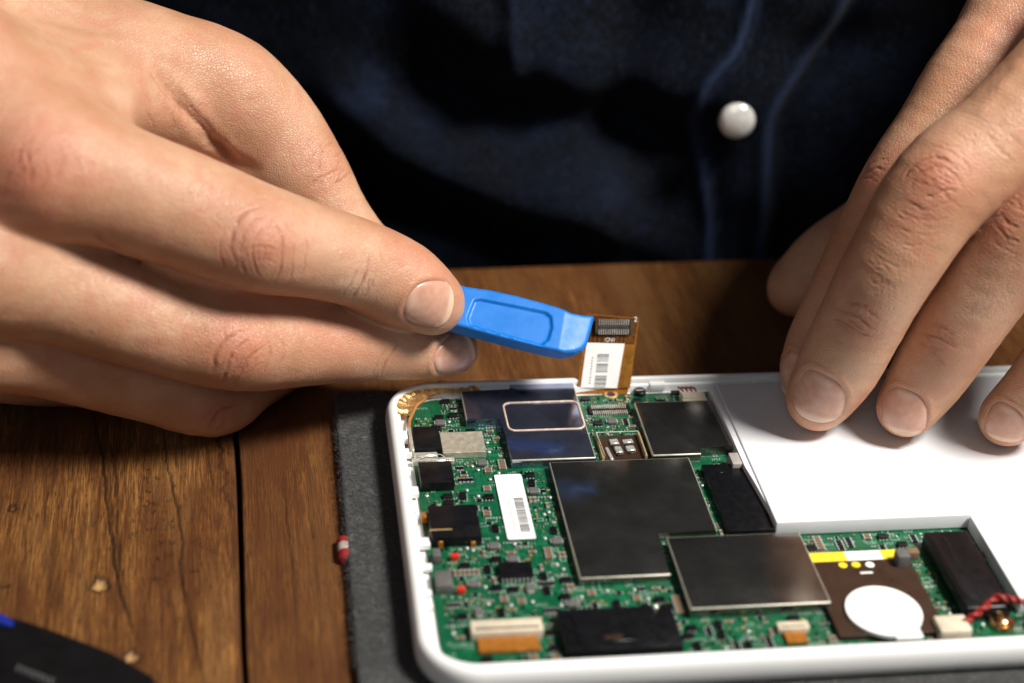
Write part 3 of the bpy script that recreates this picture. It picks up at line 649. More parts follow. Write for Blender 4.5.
ALLP = []                            # (name, mb, mat, smooth, label) sub-parts of the board
def sub(name, mbx, mat, smooth=False, label=None, extra=()): ALLP.append((name, mbx, mat, smooth, label, extra))
shields = {
 'A': ([(466, 419), (502, 419), (511, 460), (598, 458), (572, 382.5), (511, 383), (509, 390), (460, 391)], 10.2, 'blue-reflecting stepped metal shield with a raised rounded rectangle'),
 'B': ([(580, 578), (672, 575), (657, 534), (717, 530), (690, 458), (548, 461)], 10.0, 'largest dark metal shield in the middle of the board'),
 'C': ([(697, 608), (831, 603), (801, 533), (659, 536)], 10.6, 'square dark metal shield near the front edge'),
 'D': ([(653, 455), (701, 454), (700, 447), (735, 447), (711, 400), (633, 402)], 10.3, 'dark metal shield beside the white battery')}
STEELA = STEEL.copy(); STEELA.name = 'blue_reflection_tin_shield'  # blue reflection painted into this shield's base colour
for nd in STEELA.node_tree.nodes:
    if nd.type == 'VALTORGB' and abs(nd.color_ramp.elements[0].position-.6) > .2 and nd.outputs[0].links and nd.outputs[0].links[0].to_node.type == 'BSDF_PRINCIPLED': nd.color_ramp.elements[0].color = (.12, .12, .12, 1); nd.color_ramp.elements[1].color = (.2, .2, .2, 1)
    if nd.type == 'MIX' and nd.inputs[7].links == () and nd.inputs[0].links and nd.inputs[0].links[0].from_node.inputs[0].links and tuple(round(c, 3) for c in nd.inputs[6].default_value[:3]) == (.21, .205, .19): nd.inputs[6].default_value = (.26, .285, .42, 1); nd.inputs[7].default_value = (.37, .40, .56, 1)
RING = plain('warm_ridge_highlight', (.85, .66, .52), .25, .35)  # highlight on the raised ring, painted as a brighter, less metallic colour
for k, (pl, z, lb) in shields.items():
    pp = snap(pl, z); m = MM(); m.prism(pp, ZB-.1, z, .34, 3)
    xs = [p[0] for p in pp]; ys = [p[1] for p in pp]
    if k == 'A':
        take((min(xs), L(511, 418, z)[1], max(xs), max(ys))); take((L(509, 450, z)[0], min(ys), max(xs), max(ys)))
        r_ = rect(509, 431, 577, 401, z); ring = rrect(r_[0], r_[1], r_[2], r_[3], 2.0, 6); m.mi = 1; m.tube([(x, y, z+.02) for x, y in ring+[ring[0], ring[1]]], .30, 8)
    else: take((min(xs), min(ys), max(xs), max(ys)))
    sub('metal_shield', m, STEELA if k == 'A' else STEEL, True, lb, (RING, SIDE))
def boxpart(name, mat, c, z0, z1, bev=.12, label=None, pad=.3, zt=None, smooth=False, tk=True):
    r = rect(*c, zt or z1); m = MM(); m.box(r[0], r[1], z0, r[2], r[3], z1, bev, 2)
    if tk: take(r, pad)
    return r, m
# side connectors on the left
r, m = boxpart('jack', BLK, (415, 446, 438, 426), ZB, 11.0); m.mi = 1; m.box(r[0]-1.1, r[1]-1.2, ZB, r[0]-.2, r[3]+.6, 10.6, .15); m.box(r[0]-.3, r[1]-2.2, ZB, r[2]-1, r[1]-.3, 9.4, .3); m.mi = 2; m.box(r[0]-1.0, r[1]-4.2, ZB, r[2]+3, r[1]-2.6, 9.2, .2)
take((r[0], r[1]-4, r[2]+3, r[3])); sub('audio_socket', m, BLK, True, 'black socket with bright metal clips at the rear left of the board', (BRIGHT, BRIGHT))
r, m = boxpart('c', BLK, (421, 483, 451, 461), ZB, 10.4); m.mi = 1; m.tube([(r[0]-.5, r[3]+.3, 10.5), (r[2]+.5, r[3]+.6, 10.7)], .22, 6); m.tube([(r[0], r[3]+2, 9.6), (r[0]+3, r[3]+3.2, 10.6), (r[0]+6, r[3]+3, 10.4), (r[0]+8.5, r[3]+1.5, 9.0)], .12, 6); sub('connector', m, BLK, True, 'black connector behind the charging port', (BRIGHT,))
r, m = boxpart('c', BLK, (432, 538, 476, 504), ZB, 10.6); m.mi = 1; m.box(r[0]-1.6, r[3]-3.2, ZB, r[0]-.1, r[3]-1.2, 9.8, .15); m.box(r[0]+1.5, r[1]-.4, ZB, r[0]+2.6, r[1]+.6, 9.6, .1); m.box(r[2]-2.6, r[1]-.5, ZB, r[2]-1.5, r[1]+.4, 9.2, .1)
m.mi = 2; m.box(r[0]-.3, r[1]+2.8, 9.0, r[0]+5, r[1]+3.3, 10.63, .0); sub('charging_port', m, BLK, True, None, (COPPER, GOLD))
r, m = boxpart('c', TAN, (443, 453, 482, 431), ZB, 9.5); sub('crystal_can', m, plain('pale_tin', (.62, .56, .44), .42, .6, scale=700, bump=.2))
r, m = boxpart('c', BLK, (501, 577, 531, 561), ZB, 9.3)
m.mi = 1
for i in range(8):
    x = r[0]+.5+i*(r[2]-r[0]-1)/7; m.box(x-.15, r[1]-.6, ZB, x+.15, r[1]+.1, 8.7); m.box(x-.15, r[3]-.1, ZB, x+.15, r[3]+.6, 8.7)
take((r[0], r[1]-.6, r[2], r[3]+.6)); sub('chip', m, BLK, False, None, (SOLDER,))
for c in ((437, 586, 451, 570), (434, 446+110, 440, 548)):
    r, m = boxpart('c', GREY, c, ZB, 10.2); sub('side_button', m, GREY, True)
for x, y in ((455, 555), (461, 588)):
    c = L(x, y, 9.2); m = MM(); m.box(c[0]-1.0, c[1]-.6, ZB, c[0]+1.0, c[1]+.6, 9.4, .25, 2); take((c[0]-1, c[1]-.6, c[0]+1, c[1]+.6)); sub('status_light', m, REDM, True)
# flat cable sockets
def fpc(c, n, z=10.0, film=None, label=None):
    r, m = boxpart('c', BEIGE, c, ZB, z, .2); m.mi = 1; h_ = r[3]-r[1]; m.box(r[0]+.8, r[1]+h_*.22, z-.3, r[2]-.8, r[1]+h_*.36, z+.03); m.mi = 2
    for i in range(n): x = r[0]+1.0+i*(r[2]-r[0]-2)/(n-1); m.box(x-.12, r[3]-.1, ZB, x+.12, r[3]+.7, 8.8)
    if film: m.mi = 3; m.box(r[0]+1.2, r[1]-film, ZB+.2, r[2]-1.2, r[1]+.1, ZB+.9, .05)
    take((r[0], r[1]-(film or 0), r[2], r[3]+.7)); sub('ribbon_socket', m, BEIGE, True, label, (BROWN, SOLDER, COPPER))
fpc((472, 633, 541, 617), 22, 10.2, 4.4, 'beige ribbon socket with an orange film in the front left corner'); fpc((779, 629, 807, 620), 10, 9.6, 3.4)
# board-to-board socket with two rows of pins
def b2b(m, x0, y0, z, w, d, n, hz=.9):
    m.mi = 0; m.box(x0, y0, z, x0+w, y0+d, z+hz*.55, .08); m.mi = 0; m.box(x0, y0, z, x0+.7, y0+d, z+hz, .1); m.box(x0+w-.7, y0, z, x0+w, y0+d, z+hz, .1); m.box(x0+.9, y0+d*.42, z, x0+w-.9, y0+d*.58, z+hz*.95, .05)
    m.mi = 1
    for i in range(n):
        x = x0+1.1+i*(w-2.2)/(n-1); m.box(x-.13, y0-.25, z, x+.13, y0+d*.36, z+hz*.8, .04); m.box(x-.13, y0+d*.64, z, x+.13, y0+d+.25, z+hz*.8, .04)
r = rect(590, 411, 629, 402, 9.2); take(r, .6); m = MM(); b2b(m, r[0], r[1], ZB, r[2]-r[0], r[3]-r[1], 17); sub('board_socket', m, BLK, False, None, (BRIGHT,))
# gold-lined socket with silver pads
r = rect(603, 457, 639, 431, 9.2); take(r, .4); m = MM(); m.mi = 0; m.box(r[0], r[1], ZB-.02, r[2], r[3], ZB+.15); m.mi = 1; w_, h_ = r[2]-r[0], r[3]-r[1]
for fx, fy, fw, fh, fz in ((.30, .62, .2, .2, .9), (.62, .66, .24, .14, .6), (.34, .28, .16, .24, 1.0), (.62, .34, .2, .2, .8), (.12, .2, .08, .5, .5)): m.mi = 1; m.boxr(r[0]+w_*(fx+.08), r[1]+h_*(fy+.08), w_*fw, h_*fh, ZB, ZB+fz, .1, .15); m.mi = 0; m.boxr(r[0]+w_*(fx+.08), r[1]+h_*(fy-.06), w_*fw*.8, h_*.1, ZB, ZB+fz*.8, .05, .1)
m.mi = 2; m.tube([(r[0]+.2, r[3]-.2, 9.3), (r[2]-.3, r[3]-.2, 9.3), (r[2]-.3, r[1]+.3, 9.3)], .14, 6); m.tube([(r[0]+.2, r[3]-.2, 9.3), (r[0]+.6, r[1]+.3, 9.3)], .14, 6); m.mi = 3; m.box(r[0]-.05, r[1], ZB, r[0]+.5, r[3]+.1, 9.0); m.box(r[2]-.5, r[1], ZB, r[2]+.1, r[3]+.1, 9.0); sub('card_socket', m, BROWN, True, None, (SOLDER, BRIGHT, GOLD))
# mounting hole, screw
c = L(611, 394.5, ZB); m = MM(); m.cyl(c[0], c[1], ZB-.02, ZB+.07, 1.9, 24); m.mi = 1; m.cyl(c[0], c[1], ZB, ZB+.09, 1.15, 20); take((c[0]-2, c[1]-2, c[0]+2, c[1]+2)); sub('mounting_hole', m, GOLD, False, None, (INK,))
c = L(640, 390, 9); m = MM(); m.cyl(c[0], c[1], ZB, 9.0, 1.7, 20, .2); m.mi = 1; m.box(c[0]-1.1, c[1]-.2, 8.95, c[0]+1.1, c[1]+.2, 9.02); take((c[0]-2, c[1]-2, c[0]+2, c[1]+2)); sub('screw', m, BLK, True, None, (BRIGHT,))
c = L(1003, 617, 10); m = MM(); m.cyl(c[0], c[1], ZB, 9.0, 3.0, 26, .3); m.ball((c[0], c[1], 9.0), 2.1, (1, 1, .55)); take((c[0]-3, c[1]-3, c[0]+3, c[1]+3)); sub('screw', m, plain('brass', (.72, .42, .20), .25, 1.0), True, 'brass screw beside the red wires')
r, m = boxpart('c', BEIGE, (683, 401, 704, 392), ZB, 9.8); m.box(r[0]+.2, r[1]+.9, 9.6, r[2]-.2, r[3], 10.2, .2); m.mi = 1
for i in range(4): m.tube([(r[0]+.9+i*1.2, r[3]-.2, 10.1), (r[0]+.7+i*1.2, r[3]+1.2, 10.3), (r[0]+.2+i*1.1, r[3]+3, 9.6)], .28, 6)
sub('wire_plug', m, BEIGE, True, 'white plug with short red wires', (REDW,))
# front: black camera block, black side block, grey block
r, m = boxpart('c', BLK, (566, 651, 671, 604), ZB, 10.4, .35); m.mi = 0; m.box(r[0]+3, r[1]+2, 10.3, r[2]-8, r[3]-2, 10.75, .2); m.mi = 1; cc = L(655, 606, 10.4); m.ball((cc[0], cc[1]-.4, 10.3), .75); m.mi = 2; m.box(r[0]+9, r[1]+2.6, 10.7, r[0]+13, r[1]+4, 10.8)
sub('speaker_module', m, BLK, True, 'glossy black block at the front edge of the board', (BRIGHT, BROWN))
r, m = boxpart('c', BLK, (728, 531, 764, 462), ZB, 9.9, .25); m.mi = 0; m.cyl(r[0]+4, r[3]-3, 9.8, 10.1, 1.2, 16, .1); sub('camera_module', m, BLK, True, 'black block between the middle shields and the battery')
r, m = boxpart('c', GREY, (733, 464, 744, 452), ZB, 11.2, .25); sub('foam_pad', m, plain('grey_foam', (.34, .31, .29), .8), True)
# right front: brown film part with label, white disc, grey post, beige plug
r, m = boxpart('c', BROWN, (840, 636, 906, 553), ZB, 9.3, .1); m.mi = 0; q = rect(822, 562, 897, 549, 9.3); w_ = q[2]-q[0]
q = (r[0]+.3, q[1], r[2]-.4, q[3]-.2); w_ = q[2]-q[0]
m.mi = 1; m.box(q[0], q[1], 9.28, q[0]+w_*.4, q[3], 9.36); m.box(q[0]+w_*.76, q[1], 9.28, q[2], q[3], 9.36); m.mi = 2; m.box(q[0]+w_*.4, q[1], 9.28, q[0]+w_*.76, q[3], 9.36)
for x, y, k in ((843, 565, 1), (856, 564.5, 1), (870, 564.5, 2)): c = L(x, y, 9.36); m.mi = k; m.cyl(c[0], c[1], 9.28, 9.35, 1.05, 16)
c = L(867, 572.5, 9.36); m.mi = 2; m.box(c[0]-1.6, c[1]-.3, 9.28, c[0]+1.4, c[1]+.3, 9.35); sub('labelled_module', m, BROWN, False, 'brown flat module with a yellow and white strip', (YEL, PAPER))
c = L(884, 610, 10.3); m = MM(); m.cyl(c[0], c[1], 9.35, 10.2, 8.6, 64, .12); c2 = L(908, 632, 10.3); m.box(c2[0]-3.1, c2[1]-1.7, 9.35, c2[0]+3.1, c2[1]+2.6, 10.15, .12); sub('white_disc', m, PAPER, True, 'white round disc with a small square tab')
r, m = boxpart('c', GREY, (899, 557, 907, 548), ZB, 12.4, .35); sub('foam_pad', m, GREY, True)
r, m = boxpart('c', TAN, (909, 553, 917, 547), ZB, 10.0, .15); sub('capacitor', m, TAN, True)
r, m = boxpart('c', BEIGE, (942, 632, 964, 614), ZB, 10.8, .35); sub('battery_plug', m, BEIGE, True, 'cream plug at the end of the red wires')
r, m = boxpart('c', BLK, (964, 609, 968, 531), ZB, 11.8, .6); pz = snap([(964, 610), (1008, 605), (972, 529), (926, 531)], 11.8); m = MM(); m.prism(pz, ZB, 11.8, .7, 3); m.mi = 0; xs = [p[0] for p in pz]; ys = [p[1] for p in pz]; m.box(min(xs)+.9, min(ys)+3, 11.6, min(xs)+4.5, max(ys)-3, 12.1, .25, 2); take((min(xs), min(ys), max(xs), max(ys))); sub('vibration_module', m, BLK, True, 'long black block beside the red wires')
# sticker with a bar code
r = rect(508, 541, 520, 475.5, ZB+.5); r = (L(501, 508, ZB)[0]-.1, L(523, 540.5, ZB)[1], L(528.5, 508, ZB)[0], L(506, 476, ZB)[1]); m = MM(); m.prism(rrect(*r, .5, 4), ZB+.3, ZB+.5); take(r, .2); m.mi = 1; hh = r[3]-r[1]; ww = r[2]-r[0]
y = r[1]+hh*.10
while y < r[1]+hh*.62:
    t = rnd.choice((.12, .12, .2, .3)); m.box(r[0]+ww*.52, y, ZB+.49, r[0]+ww*.86, y+t, ZB+.52); y += t+rnd.choice((.12, .15, .25))
for i in range(16): y = r[1]+hh*(.12+i*.03); m.box(r[0]+ww*.26, y, ZB+.49, r[0]+ww*(.36+rnd.random()*.05), y+.2, ZB+.51)
sub('sticker', m, PAPER, False, 'white sticker with a bar code', (INK,))
r0b = (L(705, 385, 11)[0], L(778, 537, 8)[1], 400, 300); taken.append(r0b)

# silkscreen, traces and pads belong to the board's surface
bx0, by0, bx1, by1 = u0+7, v0+5.5, u0+168, v1-6.5
bb.mi = 2
for k in range(700):
    x = rnd.uniform(bx0, bx1); y = rnd.uniform(by0, by1); 
    for j in range(rnd.randint(1, 4)):
        ln = rnd.uniform(1.5, 8); horiz = (j+k) % 2
        x2, y2 = (x+ln*rnd.choice((-1, 1)), y) if horiz else (x, y+ln*rnd.choice((-1, 1)))
        if not (bx0 < x2 < bx1 and by0 < y2 < by1): break
        z_ = ZB+.006+.0002*((k*7+j) % 90); n_ = rnd.choice((1, 1, 3))
        for q in range(n_): o_ = q*.42; bb.box(min(x, x2)-.08+(0 if horiz else o_), min(y, y2)-.08+(o_ if horiz else 0), ZB-.02, max(x, x2)+.08+(0 if horiz else o_), max(y, y2)+.08+(o_ if horiz else 0), z_)
        x, y = x2, y2
bb.mi = 1
for k in range(900):                 # outlines, dashes and lettering-like ticks of the print
    x = rnd.uniform(bx0, bx1); y = rnd.uniform(by0, by1); z_ = ZB+.03+.0002*(k % 90)
    if k % 3: 
        for q in range(rnd.randint(2, 5)): bb.box(x+q*.62, y, ZB-.02, x+q*.62+.13, y+.8, z_); bb.box(x+q*.62, y+rnd.choice((0, .35, .65)), ZB-.02, x+q*.62+.42, y+.8-rnd.choice((0, .0, .3))-.0, z_+.0001) if False else bb.box(x+q*.62+.1, y+(.66 if q % 2 else .0), ZB-.02, x+q*.62+.42, y+(.79 if q % 2 else .13), z_)
    else:
        w_, h_ = rnd.uniform(1, 2.8), rnd.uniform(.8, 2)
        for a in ((x, y, x+w_, y+.13), (x, y+h_, x+w_, y+h_+.13), (x, y, x+.13, y+h_), (x+w_, y, x+w_+.13, y+h_+.13)): bb.box(a[0], a[1], ZB-.02, a[2], a[3], z_)
bb.mi = 3
for k in range(420):
    x = rnd.uniform(bx0, bx1); y = rnd.uniform(by0, by1); n_ = rnd.choice((1, 2, 4, 6)); 
    for q in range(n_): bb.box(x+q*.75, y, ZB-.02, x+q*.75+.42, y+.5, ZB+.05+.0002*(k % 90))
board = mats(part(bb, 'circuit_board', PCB, tab, False), SILK, TRACE, SOLDER)
for nm, m, mt, sm_, lb, ex in ALLP:
    o = mats(part(m, nm, mt, board, sm_, lb), *ex)
    if nm == 'metal_shield':         # edge highlight put into the colour of the bevelled rim
        for f in o.data.polygons:
            if f.material_index == 0 and .25 < f.normal.z < .97: f.material_index = 2

# small parts soldered all over the green areas
def comp(kind):
    m = MM()
    if kind == 0: m.box(-.8, -.4, 0, .8, .4, .62, .06); m.mi = 1; m.box(-1.0, -.42, 0, -.62, .42, .66, .08); m.box(.62, -.42, 0, 1.0, .42, .66, .08); return m, 'capacitor', TAN, (SOLDER,)
    if kind == 1: m.box(-.7, -.36, 0, .7, .36, .38, .04); m.mi = 1; m.box(-.95, -.38, 0, -.6, .38, .4, .06); m.box(.6, -.38, 0, .95, .38, .4, .06); return m, 'resistor', BLK, (SOLDER,)
    if kind == 2:
        m.box(-1.2, -.8, 0, 1.2, .8, .9, .1); m.mi = 1
        for x in (-.8, 0, .8): m.box(x-.16, -1.15, 0, x+.16, -.7, .25, .03); m.box(x-.16, .7, 0, x+.16, 1.15, .25, .03)
        return m, 'transistor', BLK, (SOLDER,)
    if kind == 3: m.box(-1.3, -1.1, 0, 1.3, 1.1, 1.1, .3); m.mi = 1; m.box(-1.55, -.7, 0, -1.2, .7, .9, .1); m.box(1.2, -.7, 0, 1.55, .7, .9, .1); return m, 'inductor', GREY, (SOLDER,)
    m.ball((0, 0, .25), .5, (1, 1, .7)); return m, 'solder_joint', SOLDER, ()
protos = []
for k in range(5): m, nm, mt, ex = comp(k); protos.append([m, nm, mt, ex, None, (1.0, 1.0, 1.35, 1.7, .55)[k]])
cnt = [0]*5; mxs = (99, 99, 70, 16, 60)
tries = 0
while tries < 14000:
    tries += 1
    k = rnd.choices(range(5), (34, 30, 12, 6, 18))[0]
    if cnt[k] >= mxs[k]: continue
    # denser on the left half of the board
    x = u0+6+abs(rnd.random()**1.5)*162; y = rnd.uniform(by0, by1); x = round(x/1.25)*1.25+.3; y = round(y/.85)*.85
    ro = rnd.random() < .35; run = rnd.choice((1, 1, 2, 3, 4, 6)) if k < 2 else 1; w_, h_ = ((1.0, .42), (.95, .38), (1.25, 1.15), (1.55, 1.1), (.5, .5))[k]
    if ro: w_, h_ = h_, w_
    x0_, y0_ = x, y
    for q_ in range(run):            # short orderly rows of the same part
        x = x0_+(q_*(2*w_+.22) if ro else 0); y = y0_-(0 if ro else q_*(2*h_+.22))
        bx = (x-w_-.1, y-h_-.1, x+w_+.1, y+h_+.1)
        if cnt[k] >= mxs[k] or bx[0] < bx0 or bx[2] > bx1 or bx[1] < by0 or not free(*bx): break
        if (x < u0+15 and (y > v1-14 or y < v0+14)): break
        p = protos[k]
        if p[4] is None: o = mats(part(p[0], p[1], p[2], board, False), *p[3]); p[4] = o
        else: o = p[4].copy(); C.objects.link(o); o.parent = board
        o.location = (x*S, y*S, ZB*S); o.rotation_euler = (0, 0, math.pi/2 if ro else 0); taken.append(bx); cnt[k] += 1
print('components', cnt)
for c_ in ((655, 651, 692, 628), (424, 652, 466, 622), (528, 612, 560, 598), (583, 600, 640, 586), (478, 545, 500, 470), (541, 560, 556, 540), (818, 550, 900, 541)): take(rect(*c_, ZB))
sc_ = MM(); nst = 0                   # the crowd of tiniest parts, too many to be separate
for t_ in range(16000):
    x = u0+7+rnd.random()**1.3*162; y = rnd.uniform(by0, by1); x = round(x/.62)*.62; y = round(y/.5)*.5; a_, b_ = rnd.choice(((.36, .2), (.2, .36), (.5, .28), (.22, .22), (.3, .3)))
    bx = (x-a_-.1, y-b_-.1, x+a_+.1, y+b_+.1)
    if nst > 620 or bx[0] < bx0 or bx[2] > bx1 or not free(*bx) or (x < u0+15 and (y > v1-14 or y < v0+14)): continue
    kk = rnd.choice((0, 0, 1, 2, 2, 3)); h_ = rnd.uniform(.2, .5); sc_.mi = kk; sc_.box(x-a_, y-b_, ZB-.02, x+a_, y+b_, ZB+h_, .04); nst += 1; taken.append(bx)
    if kk in (0, 2) and a_ > .3: sc_.mi = 1; sc_.box(x-a_-.06, y-b_-.01, ZB-.02, x-a_*.62, y+b_+.01, ZB+h_+.02); sc_.box(x+a_*.62, y-b_-.01, ZB-.02, x+a_+.06, y+b_+.01, ZB+h_+.02)
o = mats(part(sc_, 'small_components', TAN, board, False), SOLDER, BLK, plain('dull_gold_pad', (.40, .28, .12), .4, .4)); o['kind'] = 'stuff'
# gold antenna foil in the rear left corner
mb = MB(); rr = np.random.RandomState(9)
pts = [L(x, y, 10) for x, y in ((395, 412), (398, 402), (406, 394), (418, 387), (432, 384), (448, 383), (464, 385), (480, 387))]; cp = catmull(np.array([[a, b, 0] for a, b in pts]), 6)
vs0 = []
for i, c in enumerate(cp):
    d_ = cp[min(i+1, len(cp)-1)]-cp[max(i-1, 0)]; d_ = d_/np.linalg.norm(d_); nr = np.array([d_[1], -d_[0], 0]); w_ = 1.5 if i < 30 else 1.5-1.1*(i-30)/(len(cp)-30)
    vs0.append([mb.bm.verts.new(Vector((*(c+nr*(k-.9)*w_)[:2], 9.2+rr.rand()*.9+(.8 if k == 1 else 0)))*S) for k in range(5)])
for a, b in zip(vs0, vs0[1:]):
    for k in range(4): mb.bm.faces.new((a[k], a[k+1], b[k+1], b[k]))
bmesh.ops.solidify(mb.bm, geom=list(mb.bm.faces), thickness=.12*S)
part(mb, 'antenna_foil', GOLD, tab, False)
mb = MB(); mb.tube([(*L(x, y, 9), 9.0) for x, y in ((411, 452), (408.5, 436), (409.5, 420), (416, 406), (428, 396), (444, 391), (462, 390))], .42, 8); part(mb, 'antenna_wire', plain('orange_wire', (.42, .16, .05), .45), tab, True)
# twisted red wires
for ph in (0, math.pi):
    q = catmull(np.array([[*L(x, y, z), z] for x, y, z in ((962, 624, 10), (972, 617, 11), (984, 608, 12), (996, 598, 13), (1010, 599, 13.3), (1024, 602, 13.3), (1050, 606, 12.5))]), 8); mb = MB()
    mb.tube([c+  .5*np.array([0, math.cos(ph+i*.55), math.sin(ph+i*.55)]) for i, c in enumerate(q)], .5, 10); part(mb, 'wire', REDW, tab, True)

# ribbon cable standing up behind the board
def plane_frame(o, ex, ey):
    ex = ex/np.linalg.norm(ex); ey = ey-ex*(ey@ex); ey /= np.linalg.norm(ey); n = np.cross(ex, ey)
    def q(x, y): d = ray(x, y); t = ((o-CO)@n)/(d@n); v = CO+d*t-o; return v@ex, v@ey
    Mx = Matrix(((ex[0], ey[0], n[0], o[0]*S), (ex[1], ey[1], n[1], o[1]*S), (ex[2], ey[2], n[2], o[2]*S), (0, 0, 0, 1))); return q, Mx
bl = P(577, 388, 9.0); br_ = P(631, 388, 9.0); tbk = np.linalg.norm((bl-CO)@CF)
RQ, RM_ = plane_frame(bl, br_-bl, D(588, 314, (bl-CO)@CF-3)-bl)
rb = MM(); q = [RQ(*p) for p in ((577, 388), (630, 388), (639, 318), (588, 314))]
rb.prism(q, -.12, .12); rb.prism([RQ(*p) for p in ((578, 387), (629, 387), (626, 402), (575, 402))], -.5, -.3)
rb.mi = 1; rb.prism([RQ(*p) for p in ((583, 344), (634.5, 344), (638.2, 318.6), (588.8, 314.8))], .121, .15)
rb.mi = 2
for xa, xb in ((626.5, 627.6), (629, 634)): rb.prism([RQ(*p) for p in ((xa-8, 387.5), (xb-6, 387.5), (xb+1.5, 346), (xa+.2, 346))], .121, .16)
for i in range(9): xx = 626.5+i*1.2; rb.prism([RQ(*p) for p in ((xx-2.2, 343), (xx-1.9, 343), (xx+.9, 322), (xx+.6, 322))], .151, .17)
for i in range(8): xx = 590+i*4.4; rb.prism([RQ(*p) for p in ((xx, 343.4), (xx+.5, 343.4), (xx+1.2, 336+i % 3), (xx+.7, 336+i % 3))], .151, .17)
POLYD = plain('dark_polyimide', (.10, .035, .010), .28, .2, scale=600); LINE = plain('gold_line', (.62, .27, .05), .3, .7)
ribbon = mats(rb.build('ribbon_cable', COPPER), POLYD, LINE)
TM = Matrix.Translation(tab.location) @ Matrix.Rotation(YA, 4, 'Z')
ribbon.parent = tab; ribbon.matrix_local = TM.inverted() @ RM_
m = MM(); m.prism([RQ(*p) for p in ((580.5, 387.5), (617, 388), (624.5, 343.5), (586.5, 342.5))], .17, .28); m.mi = 1
y = 358.0
for blk in ((354, 362), (363.5, 372.5), (375.5, 387)):
    y = blk[0]
    while y < blk[1]:
        t = rnd.choice((.35, .5, .9)); xa, xb = 597.5-(y-354)*.11, 609-(y-354)*.11; m.prism([RQ(*p) for p in ((xa, y+t), (xb, y+t), (xb, y), (xa, y))], .28, .31); y += t+rnd.choice((.4, .5, .8))
for i in range(10): y = 357+i*2.8; xa = 592-(y-354)*.11; m.prism([RQ(*p) for p in ((xa, y+1.2), (xa+1.2, y+1.2), (xa+1.2, y), (xa, y))], .28, .30)
mats(part(m, 'sticker', PAPER, ribbon), plain('grey_ink', (.10, .10, .11), .6))
m = MM(); a = RQ(594.5, 333); b = RQ(632, 320.5); b2b(m, a[0], a[1], .15, b[0]-a[0], (RQ(612, 320)[1]-RQ(612, 333)[1]), 14, 1.1); mats(part(m, 'connector', plain('dark_nylon', (.05, .04, .03), .4), ribbon), BRIGHT)
def text(s_, size, x, y, z, mat, parent, name='lettering', sx=1.0):
    cu = bpy.data.curves.new('t', 'FONT'); cu.body = s_; cu.size = size*S; cu.extrude = .02*S; cu.align_x = 'CENTER'; o = bpy.data.objects.new('t', cu); C.objects.link(o)
    bpy.context.view_layer.update(); me_ = bpy.data.meshes.new_from_object(o.evaluated_get(bpy.context.evaluated_depsgraph_get())); bpy.data.objects.remove(o)
    me_.materials.clear(); r = link(name, me_, mat, parent); r.location = (x*S, y*S, z*S); r.scale = (sx, 1, 1); return r
c = RQ(610, 341.4); text('CN1', 1.45, c[0], c[1], .19, PAPER, ribbon); c = RQ(635.5, 321.5); text('2', 1.9, c[0], c[1], .19, PAPER, ribbon)

tick('tablet')
# ================================================================== BATTERY
bat = empty('battery', (TO[0], TO[1], ZB), YA); tag(bat, 'flat white battery pack in the opened tablet, pressed down by the fingertips', 'battery')
bw = plain('white_battery_wrap', (.80, .80, .82), .45, var=.015, scale=30, bump=.05)
fl = L(778, 522, 12); ul = (L(715, 386, 12)[0]+L(778, 522, 12)[0])/2; vt = L(720, 384, 12)[1]
def bpart(mbx, name, mat, sm_=True): o = mbx.build(name, mat, bat, sm_); o.location = (0, 0, -ZB*S); return o
mb = MB(); mb.box(ul, fl[1], ZB+.1, u1-7, vt, 12, .4, 4); bpart(mb, 'cell', bw)
mb = MB(); mb.prism([(ul-1.5, fl[1]+24), (ul-.03, fl[1]+6), (ul-.03, vt-.5), (ul-1.9, vt-.5)], ZB+.1, 11.5, .3, 3); bpart(mb, 'side_fold', bw)
sl = L(1000, 565, 12.6); q0 = L(976, 524, 11.8); q1 = L(1020, 600, 11.8); mb = MB(); mb.box((q0[0]+q1[0])/2, q1[1], ZB+.1, u1-7, fl[1]-.2, 11.8, .35, 3); bpart(mb, 'cell', bw)

# ================================================================== BLUE PRY TOOL
def sd_poly(p, pl):
    d = np.full(len(p), 1e9); ins = np.zeros(len(p), bool)
    for a, b in zip(pl, np.roll(pl, -1, 0)):
        e = b-a; w_ = p-a; h = np.clip((w_@e)/(e@e), 0, 1); q = w_-h[:, None]*e; d = np.minimum(d, (q**2).sum(1))
        c1 = p[:, 1] >= a[1]; c2 = p[:, 1] < b[1]; c3 = e[0]*w_[:, 1] > e[1]*w_[:, 0]; ins ^= (c1 & c2 & c3) | (~c1 & ~c2 & ~c3)
    d = np.sqrt(d); return np.where(ins, -d, d)
to = D(520, 325, 438); t2 = D(420, 302, 440); SQ, SM_ = plane_frame(to, D(590, 338, 438)-to, D(520, 280, 444)-to)
out_ = np.array([SQ(*p) for p in ((395, 270), (430, 278), (465, 290.5), (490, 294), (513, 299), (536, 305), (557, 311), (570, 315.8), (583, 316.3), (594.5, 315.3), (591, 330), (587, 344), (582, 350), (574, 354), (563, 356), (548, 353.5), (507, 343.5), (457, 330), (395, 312))])
pan = np.array([SQ(*p) for p in ((473, 304), (480, 303), (545, 316), (551, 321), (552, 332), (548, 345), (541, 350), (468, 330), (466, 322))])
lo = np.array([out_[:, 0].min()-2, out_[:, 1].min()-2, -5]); cell = .33; N = np.ceil((np.array([out_[:, 0].max()+2, out_[:, 1].max()+2, 5])-lo)/cell).astype(int)
g2 = np.stack(np.meshgrid(lo[0]+np.arange(N[0])*cell, lo[1]+np.arange(N[1])*cell, indexing='ij'), -1).reshape(-1, 2)
dO = sd_poly(g2, out_)+.8; dP = sd_poly(g2, pan); ub = SQ(562, 330)[0]; ut = SQ(596, 330)[0]
